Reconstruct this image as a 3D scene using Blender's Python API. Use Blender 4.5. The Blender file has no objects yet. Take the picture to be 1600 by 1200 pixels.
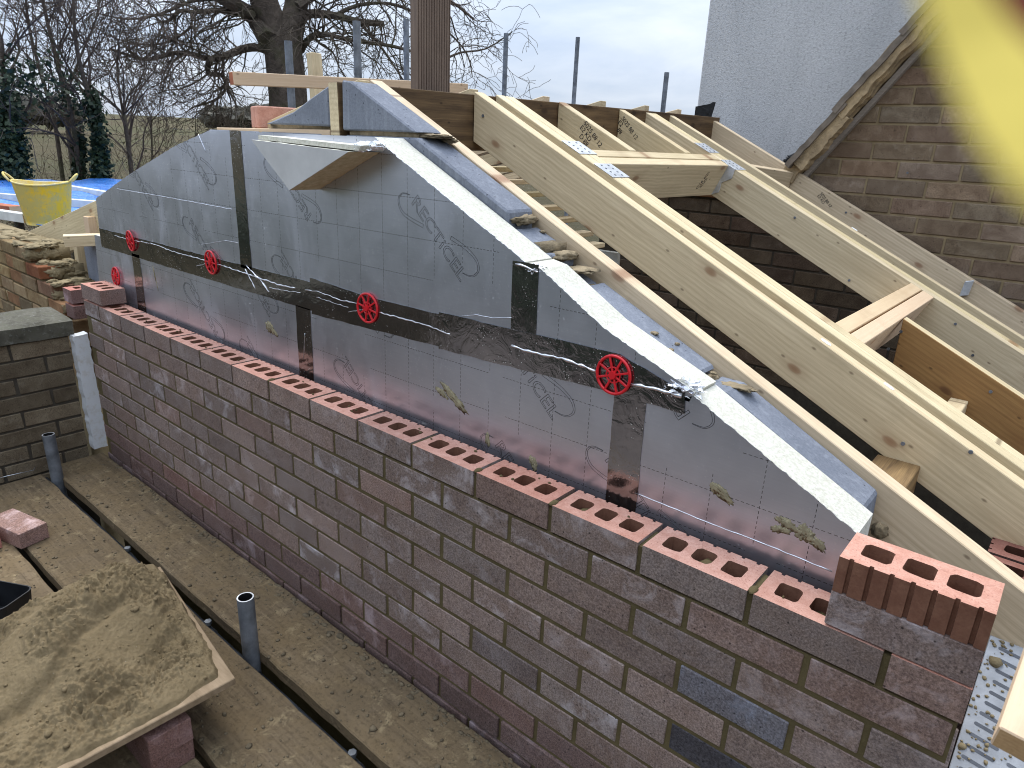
import bpy, bmesh, math, random
from mathutils import Vector, Matrix, noise as mnoise
random.seed(7)
rnd = random.random
def U(a, b): return a + (b - a) * random.random()
S = bpy.context.scene
COL = S.collection

# ------------------------------------------------------------------ camera, world, sun, exposure
CAMP = Vector((.323172, -1.08592, .736204)); YAW, PIT, ROL, FPX = .6902968, -.3344372, .0438386, 1073.658
_cy, _sy, _cp, _sp = math.cos(YAW), math.sin(YAW), math.cos(PIT), math.sin(PIT)
_f = Vector((-_sy * _cp, _cy * _cp, _sp)); _r = Vector((_cy, _sy, 0)); _u = _r.cross(_f)
CR = _r * math.cos(ROL) + _u * math.sin(ROL); CU = _u * math.cos(ROL) - _r * math.sin(ROL)
cam = bpy.data.cameras.new('camera'); camo = bpy.data.objects.new('camera', cam); COL.objects.link(camo)
M4 = Matrix((CR, CU, -_f)).transposed().to_4x4(); M4.translation = CAMP
camo.matrix_world = M4
cam.sensor_width = 36; cam.lens = 36 * FPX / 1600; cam.clip_start = .005; cam.clip_end = 6000
cam.dof.use_dof = True; cam.dof.focus_distance = 2.0; cam.dof.aperture_fstop = 15
S.camera = camo
S.cycles.pixel_filter_type = 'BLACKMAN_HARRIS'; S.cycles.filter_width = 1.05

SUN_EL, SUN_AZ = math.radians(60), math.radians(-58)      # azimuth measured from +Y towards +X
W = bpy.data.worlds.new('World'); S.world = W; W.use_nodes = True
nt = W.node_tree; nt.nodes.clear()
def wn(t): return nt.nodes.new(t)
wo = wn('ShaderNodeOutputWorld'); bg = wn('ShaderNodeBackground'); sky = wn('ShaderNodeTexSky')
sky.sky_type = 'NISHITA'; sky.sun_disc = False; sky.sun_elevation = SUN_EL; sky.sun_rotation = SUN_AZ
tc = wn('ShaderNodeTexCoord'); sep = wn('ShaderNodeSeparateXYZ'); nt.links.new(tc.outputs['Generated'], sep.inputs[0])
zc = wn('ShaderNodeMath'); zc.operation = 'MAXIMUM'; zc.inputs[1].default_value = .0; nt.links.new(sep.outputs[2], zc.inputs[0])
zd = wn('ShaderNodeMath'); zd.operation = 'ADD'; zd.inputs[1].default_value = .22; nt.links.new(zc.outputs[0], zd.inputs[0])
cx = wn('ShaderNodeMath'); cx.operation = 'DIVIDE'; nt.links.new(sep.outputs[0], cx.inputs[0]); nt.links.new(zd.outputs[0], cx.inputs[1])
cyv = wn('ShaderNodeMath'); cyv.operation = 'DIVIDE'; nt.links.new(sep.outputs[1], cyv.inputs[0]); nt.links.new(zd.outputs[0], cyv.inputs[1])
cmb = wn('ShaderNodeCombineXYZ'); nt.links.new(cx.outputs[0], cmb.inputs[0]); nt.links.new(cyv.outputs[0], cmb.inputs[1])
n1 = wn('ShaderNodeTexNoise'); n1.inputs['Scale'].default_value = 1.35; n1.inputs['Detail'].default_value = 6; n1.inputs['Roughness'].default_value = .55; n1.inputs['Distortion'].default_value = .35
nt.links.new(cmb.outputs[0], n1.inputs['Vector'])
cr = wn('ShaderNodeValToRGB'); e = cr.color_ramp.elements
e[0].position = .30; e[0].color = (3.9, 4.75, 6.2, 1); e[1].position = .68; e[1].color = (6.5, 7.0, 7.9, 1)
nt.links.new(n1.outputs['Fac'], cr.inputs[0])
mx = wn('ShaderNodeMix'); mx.data_type = 'RGBA'; mx.inputs[0].default_value = .9
zf = wn('ShaderNodeMath'); zf.operation = 'MULTIPLY_ADD'; zf.inputs[1].default_value = 1.9; zf.inputs[2].default_value = .80; nt.links.new(zc.outputs[0], zf.inputs[0])   # overcast sky: brighter towards the zenith
vs_ = wn('ShaderNodeVectorMath'); vs_.operation = 'SCALE'; nt.links.new(cr.outputs[0], vs_.inputs[0]); nt.links.new(zf.outputs[0], vs_.inputs['Scale'])
nt.links.new(sky.outputs[0], mx.inputs[6]); nt.links.new(vs_.outputs[0], mx.inputs[7])
nt.links.new(mx.outputs[2], bg.inputs[0]); bg.inputs[1].default_value = .1; nt.links.new(bg.outputs[0], wo.inputs[0])
sl = bpy.data.lights.new('sun', 'SUN'); sl.energy = 2.3; sl.angle = math.radians(40); sl.color = (1, .96, .9)
so = bpy.data.objects.new('sun', sl); COL.objects.link(so)
sd = Vector((math.sin(SUN_AZ) * math.cos(SUN_EL), math.cos(SUN_AZ) * math.cos(SUN_EL), math.sin(SUN_EL)))
so.rotation_euler = sd.to_track_quat('Z', 'Y').to_euler(); so.location = (0, 0, 8)
V = S.view_settings; V.view_transform = 'Standard'; V.look = 'None'; V.exposure = 0.5; V.gamma = 1; V.use_curve_mapping = False

# ------------------------------------------------------------------ measuring helper: photo pixel -> point on a plane / at a distance
def ray(u, v): return (CR * ((u - 800) / FPX) - CU * ((v - 600) / FPX) + _f)
AX = {'x': Vector((1, 0, 0)), 'y': Vector((0, 1, 0)), 'z': Vector((0, 0, 1))}
def at(u, v, n, c):
    n = AX[n] if isinstance(n, str) else Vector(n); d = ray(u, v)
    return CAMP + d * ((c - n.dot(CAMP)) / n.dot(d))
def far(u, v, D):
    d = ray(u, v); h = math.hypot(d.x, d.y); return CAMP + d * (D / h)

# ------------------------------------------------------------------ node helpers
class NT:
    def __init__(s, name):
        s.m = bpy.data.materials.new(name); s.m.use_nodes = True; s.t = s.m.node_tree
        s.b = s.t.nodes['Principled BSDF']; s.tc = s.n('ShaderNodeTexCoord'); s.oi = s.n('ShaderNodeObjectInfo')
        s._v = None
    def n(s, t): return s.t.nodes.new(t)
    def l(s, a, b): s.t.links.new(a, b)
    def set(s, sock, v):
        if isinstance(v, (int, float)): sock.default_value = v
        elif isinstance(v, tuple): sock.default_value = v if len(v) != 3 or sock.type != 'RGBA' else (*v, 1)
        else: s.l(v, sock)
    def obj(s, rand=True):
        if s._v is None:
            if rand:
                vm = s.n('ShaderNodeVectorMath'); vm.operation = 'MULTIPLY_ADD'
                cb = s.n('ShaderNodeCombineXYZ')
                for i in range(3): s.l(s.oi.outputs['Random'], cb.inputs[i])
                s.l(cb.outputs[0], vm.inputs[0]); vm.inputs[1].default_value = (37, 53, 71); s.l(s.tc.outputs['Object'], vm.inputs[2])
                s._v = vm.outputs[0]
            else: s._v = s.tc.outputs['Object']
        return s._v
    def map(s, v, sc, loc=(0, 0, 0)):
        m = s.n('ShaderNodeMapping'); m.inputs['Scale'].default_value = sc; m.inputs['Location'].default_value = loc
        s.l(v, m.inputs[0]); return m.outputs[0]
    def side(s, v, sc, loc=(0, 0, 0)):
        m = s.n('ShaderNodeMapping'); m.inputs['Scale'].default_value = sc; m.inputs['Rotation'].default_value = (math.pi / 2, 0, 0); m.inputs['Location'].default_value = loc
        s.l(v, m.inputs[0]); return m.outputs[0]
    def noise(s, sc, det=4, ro=.55, dist=0, v=None):
        k = s.n('ShaderNodeTexNoise'); k.inputs['Scale'].default_value = sc; k.inputs['Detail'].default_value = det
        k.inputs['Roughness'].default_value = ro; k.inputs['Distortion'].default_value = dist
        s.l(v if v is not None else s.obj(), k.inputs['Vector']); return k.outputs['Fac']
    def vor(s, sc, v=None, rand=1, dim='3D'):
        k = s.n('ShaderNodeTexVoronoi'); k.voronoi_dimensions = dim; k.inputs['Scale'].default_value = sc; k.inputs['Randomness'].default_value = rand
        s.l(v if v is not None else s.obj(), k.inputs['Vector']); return k.outputs['Distance']
    def ramp(s, f, stops):
        k = s.n('ShaderNodeValToRGB'); el = k.color_ramp.elements
        while len(el) < len(stops): el.new(.5)
        for i, (p, c) in enumerate(stops):
            el[i].position = p; el[i].color = (c, c, c, 1) if isinstance(c, (int, float)) else (*c, 1)
        s.set(k.inputs[0], f); return k.outputs[0]
    def mix(s, f, a, b, mode='MIX'):
        k = s.n('ShaderNodeMix'); k.data_type = 'RGBA'; k.blend_type = mode
        s.set(k.inputs[0], f); s.set(k.inputs[6], a); s.set(k.inputs[7], b); return k.outputs[2]
    def math(s, op, a, b=0.0, c=0.0):
        k = s.n('ShaderNodeMath'); k.operation = op
        s.set(k.inputs[0], a); s.set(k.inputs[1], b); s.set(k.inputs[2], c); return k.outputs[0]
    def bump(s, h, st=.5, d=.01, nrm=None):
        k = s.n('ShaderNodeBump'); k.inputs['Strength'].default_value = st; k.inputs['Distance'].default_value = d
        s.l(h, k.inputs['Height'])
        if nrm is not None: s.l(nrm, k.inputs['Normal'])
        return k.outputs[0]
    def out(s, col, rough=.8, bump=None, metal=0.0, spec=.3):
        s.set(s.b.inputs['Base Color'], col); s.set(s.b.inputs['Roughness'], rough); s.set(s.b.inputs['Metallic'], metal)
        s.b.inputs['Specular IOR Level'].default_value = spec
        if bump is not None: s.l(bump, s.b.inputs['Normal'])
        return s.m
    def tint(s, col): return s.mix(1.0, col, s.oi.outputs['Color'], 'MULTIPLY')

MT = {}
def wood(name, light, dark, knotc, contrast=.5, knots=True, ring=22.0, rough=.65):
    k = NT(name); v = k.obj()
    warp = k.noise(2.2, 3, v=k.map(v, (1.1, 4, 4)))
    g = k.noise(1.0, 6, .65, 1.2, v=k.map(v, (2.2, ring * 3, ring * 3)))
    fine = k.noise(1.0, 4, .7, .2, v=k.map(v, (6, 420, 420)))
    w = k.n('ShaderNodeTexWave'); w.wave_type = 'BANDS'; w.bands_direction = 'Z'; w.inputs['Scale'].default_value = ring
    w.inputs['Distortion'].default_value = 4.5; w.inputs['Detail'].default_value = 3; w.inputs['Detail Scale'].default_value = .9
    k.l(k.map(v, (.55, .8, 1)), w.inputs['Vector'])
    f = k.mix(.28, k.ramp(g, [(.3, 0), (.72, 1)]), w.outputs['Fac'])
    f = k.mix(.25, f, k.ramp(fine, [(.35, 0), (.65, 1)]))
    mid = tuple(a * contrast + b * (1 - contrast) for a, b in zip(light, dark))
    c = k.mix(k.ramp(f, [(.2, 0), (.8, 1)]), tuple(light), mid)
    c = k.mix(k.ramp(warp, [(.45, 0), (.8, .55)]), c, tuple(dark))
    if knots:
        kd = k.vor(1.0, v=k.side(v, (2.6, 1, 5.2)), dim='2D')
        kk = k.ramp(kd, [(.015, 1), (.042, .85), (.065, .25), (.15, 0)])
        c = k.mix(k.math('MULTIPLY', kk, .8), c, tuple(knotc))
        sp = k.ramp(k.vor(1.0, v=k.side(v, (4.5, 1, 9), (3, 1, 7)), dim='2D'), [(.015, 1), (.04, 0)])
        c = k.mix(k.math('MULTIPLY', sp, .6), c, tuple(x * .35 for x in knotc))
    dirt = k.ramp(k.noise(5, 5, .7, .3), [(.55, 0), (.8, .3)])
    c = k.mix(dirt, c, tuple(x * .6 for x in dark))
    MT[name] = k.out(k.tint(c), rough, k.bump(f, .18, .002)); return MT[name]
wood('timber_pale', (.70, .58, .375), (.455, .355, .21), (.25, .125, .06), .2)
wood('timber_end', (.62, .42, .22), (.42, .25, .11), (.3, .15, .07), knots=False, ring=60)
wood('timber_planed', (.66, .50, .34), (.52, .36, .225), (.35, .18, .09), .5)
wood('timber_brown', (.34, .19, .07), (.16, .07, .025), (.09, .035, .015), .4)
wood('timber_treated', (.19, .118, .055), (.05, .028, .014), (.03, .016, .008), .06, ring=7)
wood('timber_decking', (.225, .165, .125), (.105, .072, .055), (.07, .04, .028), .2, ring=14)
wood('timber_grey', (.34, .30, .26), (.22, .185, .155), (.12, .09, .07), .3)

def plain(name, col, rough=.7, metal=0.0, var=.2, sc=9, bsc=60, bst=.2, bd=.003, spec=.3):
    k = NT(name); f = k.noise(sc, 5, .6)
    c = k.mix(k.ramp(f, [(.3, 0), (.7, 1)]), tuple(x * (1 - var) for x in col), tuple(min(1, x * (1 + var)) for x in col))
    MT[name] = k.out(k.tint(c), rough, k.bump(k.noise(bsc, 4), bst, bd), metal, spec); return MT[name]
plain('red_plastic', (.62, .012, .02), .35, var=.1, spec=.5)
plain('galvanised', (.60, .62, .64), .42, .6, .2, 25)
plain('tube_steel', (.17, .185, .205), .6, .5, .5, 14)
plain('tube_dirty', (.045, .05, .058), .6, .3, .5, 14)  # tube steel darkened to carry the shade in the gap between boards
plain('coupler_steel', (.16, .17, .18), .6, .4, .4, 40)
plain('black_plastic', (.012, .013, .015), .45, var=.4)
plain('black_felt', (.008, .008, .009), .5, var=.5, bsc=30, bst=.6, bd=.01)
plain('lintel_zinc', (.36, .375, .395), .5, .4, .2, 25)
plain('wire', (.75, .77, .8), .3, .9, .1)
plain('grey_board', (.45, .47, .46), .8)
plain('yellow_cable', (.62, .47, .03), .5)
plain('strap_yellow', (.80, .62, .13), .8, var=.08, sc=40)
plain('strap_red', (.16, .008, .016), .8, var=.1, sc=40)
plain('ink', (.02, .02, .025), .6, var=.2)
plain('paper_facing', (.56, .555, .53), .6, .15, .08, 14, 60, .1)
plain('scrap_foil', (.82, .83, .85), .32, .9, .05, bsc=80, bst=1, bd=.006)
plain('sandy_mortar', (.235, .185, .115), .95, var=.4, sc=30, bsc=160, bst=.8, bd=.004)
plain('smear_mortar', (.26, .225, .14), .9, var=.3, sc=60, bsc=300)
plain('roof_tile', (.17, .14, .11), .9, var=.4, sc=14, bsc=120, bst=.5)
plain('verge_mortar', (.36, .27, .16), .95, var=.4, sc=16, bsc=90, bst=.9, bd=.006)
plain('timber_white', (.62, .63, .60), .6, var=.15)
plain('red_tile', (.36, .12, .06), .8, var=.45, sc=12)

def brick_mats():
    # smooth sanded face of the new bricks
    k = NT('brick_face'); v = k.obj()
    sand = k.noise(230, 4, .75); big = k.noise(9, 4, .6, .4); mid = k.noise(34, 4, .65)
    c = k.mix(k.ramp(big, [(.3, 0), (.7, 1)]), (.232, .158, .124), (.335, .252, .210))
    c = k.mix(k.ramp(mid, [(.35, 0), (.75, .45)]), c, (.265, .215, .208))
    c = k.mix(k.ramp(sand, [(.34, .75), (.60, 0)]), c, (.055, .040, .036))
    c = k.mix(k.ramp(sand, [(.55, 0), (.75, .45)]), c, (.40, .33, .31))
    bl = k.math('MULTIPLY', k.ramp(k.noise(12, 5, .7, .5), [(.5, 0), (.72, .8)]), k.ramp(k.oi.outputs['Random'], [(.35, 0.05), (.8, .95)]))
    c = k.mix(bl, c, (.56, .50, .50))
    c = k.mix(k.ramp(k.vor(46), [(.06, .85), (.12, 0)]), c, (.03, .022, .02))
    MT['brick_face'] = k.out(k.tint(c), .93, k.bump(k.mix(.25, sand, mid), .8, .0022), spec=.2)
    # fired pink body seen on bed faces
    k = NT('brick_body')
    c = k.mix(k.ramp(k.noise(40, 5, .65), [(.3, 0), (.7, 1)]), (.46, .235, .175), (.60, .35, .275))
    c = k.mix(k.ramp(k.noise(300, 3, .6), [(.3, .3), (.6, 0)]), c, (.30, .10, .065))
    c = k.mix(k.ramp(k.vor(150), [(.08, .75), (.17, 0)]), c, (.16, .05, .035))
    c = k.mix(k.ramp(k.noise(14, 4, .6), [(.62, 0), (.78, .35)]), c, (.62, .45, .38))
    MT['brick_body'] = k.out(k.tint(c), .95, k.bump(k.noise(260, 4, .7), .7, .002), spec=.15)
    k = NT('brick_ribbed')
    c = k.mix(k.ramp(k.noise(30, 5, .65), [(.3, 0), (.7, 1)]), (.155, .068, .042), (.23, .115, .072))
    c = k.mix(k.ramp(k.noise(260, 3, .6), [(.3, .3), (.6, 0)]), c, (.10, .045, .03))
    MT['brick_ribbed'] = k.out(k.tint(c), .9, k.bump(k.noise(200, 4, .7), .5, .0015), spec=.2)
    # weathered house brick
    k = NT('brick_house')
    c = k.mix(k.ramp(k.noise(11, 5, .65, .4), [(.3, 0), (.72, 1)]), (.165, .115, .078), (.315, .238, .170))
    c = k.mix(k.ramp(k.noise(330, 3, .6), [(.35, .6), (.62, 0)]), c, (.045, .03, .024))
    c = k.mix(k.ramp(k.vor(60), [(.07, .9), (.14, 0)]), c, (.02, .014, .012))
    c = k.mix(k.math('MULTIPLY', k.ramp(k.noise(22, 5, .7), [(.55, 0), (.75, .7)]), k.oi.outputs['Random']), c, (.33, .27, .22))
    MT['brick_house'] = k.out(k.tint(c), .95, k.bump(k.noise(300, 4, .7), .6, .002), spec=.15)
    k = NT('brick_old')
    c = k.mix(k.ramp(k.noise(9, 5, .65, .4), [(.3, 0), (.72, 1)]), (.17, .105, .055), (.33, .235, .13))
    c = k.mix(k.ramp(k.noise(28, 5, .7), [(.5, 0), (.75, .8)]), c, (.33, .27, .16))
    c = k.mix(k.ramp(k.vor(55), [(.07, .8), (.16, 0)]), c, (.05, .035, .02))
    MT['brick_old'] = k.out(k.tint(c), .95, k.bump(k.noise(120, 5, .7), .9, .004), spec=.15)
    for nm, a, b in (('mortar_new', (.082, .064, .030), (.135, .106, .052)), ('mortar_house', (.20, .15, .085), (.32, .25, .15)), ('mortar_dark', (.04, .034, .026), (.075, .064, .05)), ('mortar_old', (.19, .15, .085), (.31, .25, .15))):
        k = NT(nm)
        c = k.mix(k.ramp(k.noise(14, 5, .7), [(.3, 0), (.7, 1)]), a, b)
        MT[nm] = k.out(c, .95, k.bump(k.noise(150, 4, .7), .6, .003), spec=.15)
brick_mats()

def misc_mats():
    # foil facing: satin aluminium, printed 100 mm dashed grid, specks and smears of dried mortar
    k = NT('foil'); o = k.tc.outputs['Object']; sx = k.n('ShaderNodeSeparateXYZ'); k.l(o, sx.inputs[0])
    X, Z = sx.outputs[0], sx.outputs[2]
    def lines(a, off, w): # thin line every .1 m
        fr = k.math('FRACT', k.math('MULTIPLY', k.math('ADD', a, off), 10.0)); return k.math('LESS_THAN', fr, w)
    def dash(a): return k.math('LESS_THAN', k.math('FRACT', k.math('MULTIPLY', a, 92.0)), .6)
    vl = k.math('MULTIPLY', lines(X, 5.0506, .012), dash(Z)); hl = k.math('MULTIPLY', lines(Z, 1.0006, .012), dash(X))
    gap = k.math('GREATER_THAN', k.noise(4.5, 1, .5, v=o), .43)
    ln = k.math('MULTIPLY', k.math('MAXIMUM', vl, hl), gap)
    brushed = k.noise(1, 4, .6, v=k.map(o, (5, 5, 260)))
    cloud = k.noise(7, 4, .6, .5, v=o)
    c = k.mix(k.ramp(cloud, [(.3, 0), (.7, 1)]), (.61, .64, .735), (.71, .74, .83))
    c = k.mix(k.math('MULTIPLY', k.ramp(brushed, [(.35, 1), (.65, 0)]), .15), c, (.51, .535, .62))
    # specks, more of them to the left
    left = k.ramp(k.math('MULTIPLY_ADD', X, -.35, -.1), [(0, .25), (1, 1)])
    spk = k.math('MULTIPLY', k.ramp(k.vor(88, v=o), [(.10, 1), (.17, 0)]), k.math('MULTIPLY', left, k.ramp(k.noise(9, 4, .7, v=o), [(.36, 0), (.52, 1)])))
    smear = k.math('MULTIPLY', k.ramp(k.noise(1, 5, .75, 1.2, v=k.map(o, (9, 9, 26))), [(.66, 0), (.74, 1)]), k.ramp(k.noise(2.3, 2, .5, v=o), [(.5, 0), (.62, .8)]))
    grit = k.math('MULTIPLY', smear, k.ramp(k.noise(150, 3, .7, v=o), [(.4, 0), (.6, 1)]))
    haze = k.math('MULTIPLY', k.ramp(k.noise(1, 4, .7, .6, v=k.map(o, (5, 5, 1.6))), [(.55, 0), (.8, .35)]), left)
    c = k.mix(haze, c, (.72, .72, .72)); c = k.mix(spk, c, (.90, .90, .89)); c = k.mix(grit, c, (.50, .43, .24)); c = k.mix(ln, c, (.012, .012, .016))
    non = k.math('MAXIMUM', k.math('MAXIMUM', spk, grit), k.math('MAXIMUM', ln, haze))
    met = k.math('SUBTRACT', .93, k.math('MULTIPLY', non, .9))
    rg = k.math('ADD', k.ramp(cloud, [(.3, .30), (.7, .36)]), k.math('MULTIPLY', non, .3))
    bh = k.mix(.3, k.noise(3.5, 3, .5, v=o), k.noise(60, 3, .5, v=o))
    MT['foil'] = k.out(c, rg, k.bump(bh, .13, .006), met, .5)
    # aluminium joint tape: sharper mirror, crinkled, lightly dusted
    k = NT('tape'); o = k.tc.outputs['Object']
    cr_ = k.vor(1, v=k.map(o, (30, 30, 30))); wv = k.noise(14, 4, .6, 1.5, v=o)
    c = k.mix(k.ramp(k.noise(5, 4, .6, v=o), [(.3, 0), (.7, 1)]), (.215, .21, .215), (.35, .335, .335))
    spk = k.math('MULTIPLY', k.ramp(k.vor(140, v=o), [(.10, 1), (.18, 0)]), k.ramp(k.noise(12, 4, .7, v=o), [(.48, 0), (.6, 1)]))
    dst = k.ramp(k.noise(30, 5, .75, v=o), [(.62, 0), (.8, .45)])
    c = k.mix(dst, c, (.16, .135, .10)); c = k.mix(spk, c, (.75, .73, .68))
    bh = k.mix(.85, cr_, wv)
    MT['tape'] = k.out(c, k.math('ADD', .13, k.math('MULTIPLY', k.math('MAXIMUM', spk, dst), .5)), k.bump(bh, .22, .006), k.math('SUBTRACT', .97, k.math('MULTIPLY', k.math('MAXIMUM', spk, dst), .8)), .5)
    # cut polyiso foam
    k = NT('foam'); f = k.noise(130, 4, .7)
    c = k.mix(k.ramp(f, [(.35, 0), (.65, 1)]), (.50, .485, .40), (.66, .645, .565))
    c = k.mix(k.ramp(k.noise(9, 4, .6), [(.5, 0), (.75, .6)]), c, (.67, .66, .62))
    c = k.mix(k.ramp(k.noise(48, 5, .8), [(.56, 0), (.68, .5)]), c, (.42, .40, .31))
    c = k.mix(k.ramp(k.vor(70), [(.05, .6), (.1, 0)]), c, (.35, .31, .22))
    MT['foam'] = k.out(c, .95, k.bump(f, .8, .003), spec=.1)
    k = NT('foam_tan'); f = k.noise(60, 4, .7)
    c = k.mix(k.ramp(f, [(.35, 0), (.65, 1)]), (.42, .33, .19), (.55, .45, .29))
    MT['foam_tan'] = k.out(c, .95, k.bump(f, .5, .002), spec=.1)
    # concrete block, blue grey
    k = NT('block'); f = k.noise(190, 4, .7)
    c = k.mix(k.ramp(k.noise(7, 4, .6), [(.3, 0), (.7, 1)]), (.175, .19, .225), (.24, .258, .30))
    c = k.mix(k.ramp(f, [(.35, .5), (.6, 0)]), c, (.11, .125, .15))
    c = k.mix(k.ramp(k.noise(1, 3, .6, v=k.map(k.obj(), (60, 60, 3))), [(.5, 0), (.75, .35)]), c, (.36, .38, .42))
    c = k.mix(k.ramp(k.vor(38), [(.05, .9), (.11, 0)]), c, (.05, .055, .065))
    MT['block'] = k.out(k.tint(c), .95, k.bump(k.mix(.3, f, k.vor(60)), .55, .003), spec=.15)
    # muddy scaffold plank
    k = NT('plank'); v = k.obj()
    gr = k.noise(1, 5, .7, .6, v=k.map(v, (1.6, 50, 50))); mud = k.noise(7, 6, .72, .3); cr2 = k.noise(70, 5, .75)
    c = k.mix(k.ramp(gr, [(.3, 0), (.7, 1)]), (.072, .053, .034), (.185, .139, .086))
    c = k.mix(k.ramp(mud, [(.36, 0), (.62, .85)]), c, (.142, .102, .056))
    c = k.mix(k.ramp(k.noise(16, 5, .75, .4), [(.56, 0), (.74, .7)]), c, (.33, .26, .15))
    c = k.mix(k.ramp(cr2, [(.30, .75), (.5, 0)]), c, (.05, .037, .022))
    c = k.mix(k.ramp(k.noise(3.5, 4, .6), [(.56, 0), (.75, .55)]), c, (.075, .058, .04))
    MT['plank'] = k.out(k.tint(c), .95, k.bump(k.mix(.5, cr2, mud), .9, .008), spec=.15)
    k = NT('mortar_heap'); f = k.noise(90, 6, .75)
    c = k.mix(k.ramp(k.noise(9, 5, .65), [(.3, 0), (.7, 1)]), (.128, .094, .050), (.208, .157, .088))
    c = k.mix(k.ramp(f, [(.3, .6), (.52, 0)]), c, (.11, .08, .038))
    c = k.mix(k.ramp(k.vor(60), [(.025, 1), (.04, 0)]), c, (.62, .58, .5))
    MT['mortar_heap'] = k.out(c, .92, k.bump(f, .8, .006), spec=.2)
    k = NT('coping'); f = k.noise(60, 6, .75)
    c = k.mix(k.ramp(k.noise(11, 5, .7), [(.35, 0), (.65, 1)]), (.06, .056, .042), (.145, .137, .108))
    c = k.mix(k.ramp(f, [(.55, 0), (.7, .7)]), c, (.25, .25, .225)); c = k.mix(k.ramp(k.noise(22, 4, .7), [(.55, 0), (.7, .6)]), c, (.055, .06, .03))
    MT['coping'] = k.out(c, .95, k.bump(f, .8, .005), spec=.15)
    k = NT('polystyrene'); f = k.noise(70, 4, .7)
    c = k.mix(k.ramp(k.noise(24, 5, .7), [(.5, 0), (.72, .6)]), (.60, .615, .63), (.42, .36, .27))
    MT['polystyrene'] = k.out(c, .9, k.bump(f, .5, .003))
    k = NT('render'); g = k.tc.outputs['Object']; f = k.noise(75, 6, .8, v=g)
    c = k.mix(k.ramp(k.noise(1, 5, .65, .8, v=k.map(g, (3.2, 3.2, .9))), [(.3, 0), (.7, 1)]), (.44, .447, .45), (.565, .57, .572))
    c = k.mix(k.ramp(k.noise(1, 4, .6, .3, v=k.map(g, (9, 9, .7))), [(.55, 0), (.8, .4)]), c, (.42, .42, .42))
    c = k.mix(k.ramp(f, [(.36, .85), (.50, 0)]), c, (.25, .25, .255))
    MT['render'] = k.out(c, .95, k.bump(k.mix(.5, k.noise(120, 4, .7, v=g), k.vor(160, v=g)), .7, .004), spec=.15)
    k = NT('tarp'); v = k.tc.outputs['Object']
    c = k.mix(k.ramp(k.noise(5, 4, .6, v=v), [(.3, 0), (.7, 1)]), (.025, .14, .50), (.05, .24, .68))
    MT['tarp'] = k.out(c, .38, k.bump(k.noise(9, 5, .6, 1.0, v=v), .9, .05), spec=.5)
    k = NT('tub'); v = k.obj(); sx = k.n('ShaderNodeSeparateXYZ'); k.l(k.tc.outputs['Object'], sx.inputs[0])
    dirt = k.math('ADD', k.noise(14, 6, .75), k.math('MULTIPLY', sx.outputs[0], -.55))
    c = k.mix(k.ramp(dirt, [(.36, 0), (.56, .9)]), (.78, .50, .012), (.50, .43, .15))
    c = k.mix(k.ramp(k.noise(48, 5, .75), [(.56, 0), (.7, .65)]), c, (.34, .29, .16))
    MT['tub'] = k.out(c, .5, spec=.4)
    k = NT('tub_rim'); c = k.mix(k.ramp(k.noise(20, 4), [(.4, 0), (.6, 1)]), (.72, .56, .14), (.66, .58, .32)); MT['tub_rim'] = k.out(c, .5)
    k = NT('spot_board')
    c = k.mix(k.ramp(k.noise(1, 5, .7, v=k.map(k.obj(), (4, 30, 30))), [(.3, 0), (.7, 1)]), (.17, .12, .07), (.30, .22, .14))
    MT['spot_board'] = k.out(c, .9, k.bump(k.noise(60, 5), .6, .004))
    # ground
    k = NT('field'); v = k.tc.outputs['Object']
    c = k.mix(k.ramp(k.noise(.06, 6, .7, .5, v=v), [(.35, 0), (.65, 1)]), (.085, .072, .042), (.13, .108, .064))
    c = k.mix(k.ramp(k.noise(.5, 6, .75, v=v), [(.42, 0), (.68, .8)]), c, (.075, .070, .036))
    c = k.mix(k.ramp(k.noise(1, 4, .6, v=k.map(v, (.012, .004, 1))), [(.50, 0), (.58, .4)]), c, (.08, .088, .042))
    MT['field'] = k.out(c, .97, k.bump(k.noise(3, 6, .75, v=v), 1.0, .4), spec=.1)
    plain('yard', (.165, .145, .135), .95, var=.3, sc=.8, bsc=6, bst=.6, bd=.03)
    plain('hill', (.10, .13, .16), .95, var=.25, sc=.01, bsc=.1)  # blue-grey tone: distance haze put into the colour
    k = NT('bark'); v = k.tc.outputs['Object']
    c = k.mix(k.ramp(k.noise(9, 6, .7, .4, v=v), [(.3, 0), (.7, 1)]), (.055, .045, .035), (.14, .112, .088))
    c = k.mix(k.ramp(k.noise(2.2, 4, .6, v=v), [(.5, 0), (.7, .6)]), c, (.075, .082, .035))
    MT['bark'] = k.out(c, .95, k.bump(k.noise(28, 5, .7, v=v), .9, .03), spec=.1)
    plain('twig', (.075, .056, .045), .9, var=.35, sc=3)
    plain('twig_brown', (.135, .105, .07), .9, var=.35, sc=3)
    for nm, a, b in (('ivy_leaf', (.010, .022, .010), (.030, .052, .020)), ('scrub_leaf', (.05, .055, .022), (.115, .105, .045)), ('far_wood', (.045, .042, .03), (.085, .075, .05))):
        k = NT(nm); c = k.mix(k.ramp(k.noise(2.5, 4, .7, v=k.tc.outputs['Object']), [(.3, 0), (.7, 1)]), a, b); MT[nm] = k.out(c, .55, spec=.4)
misc_mats()

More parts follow.
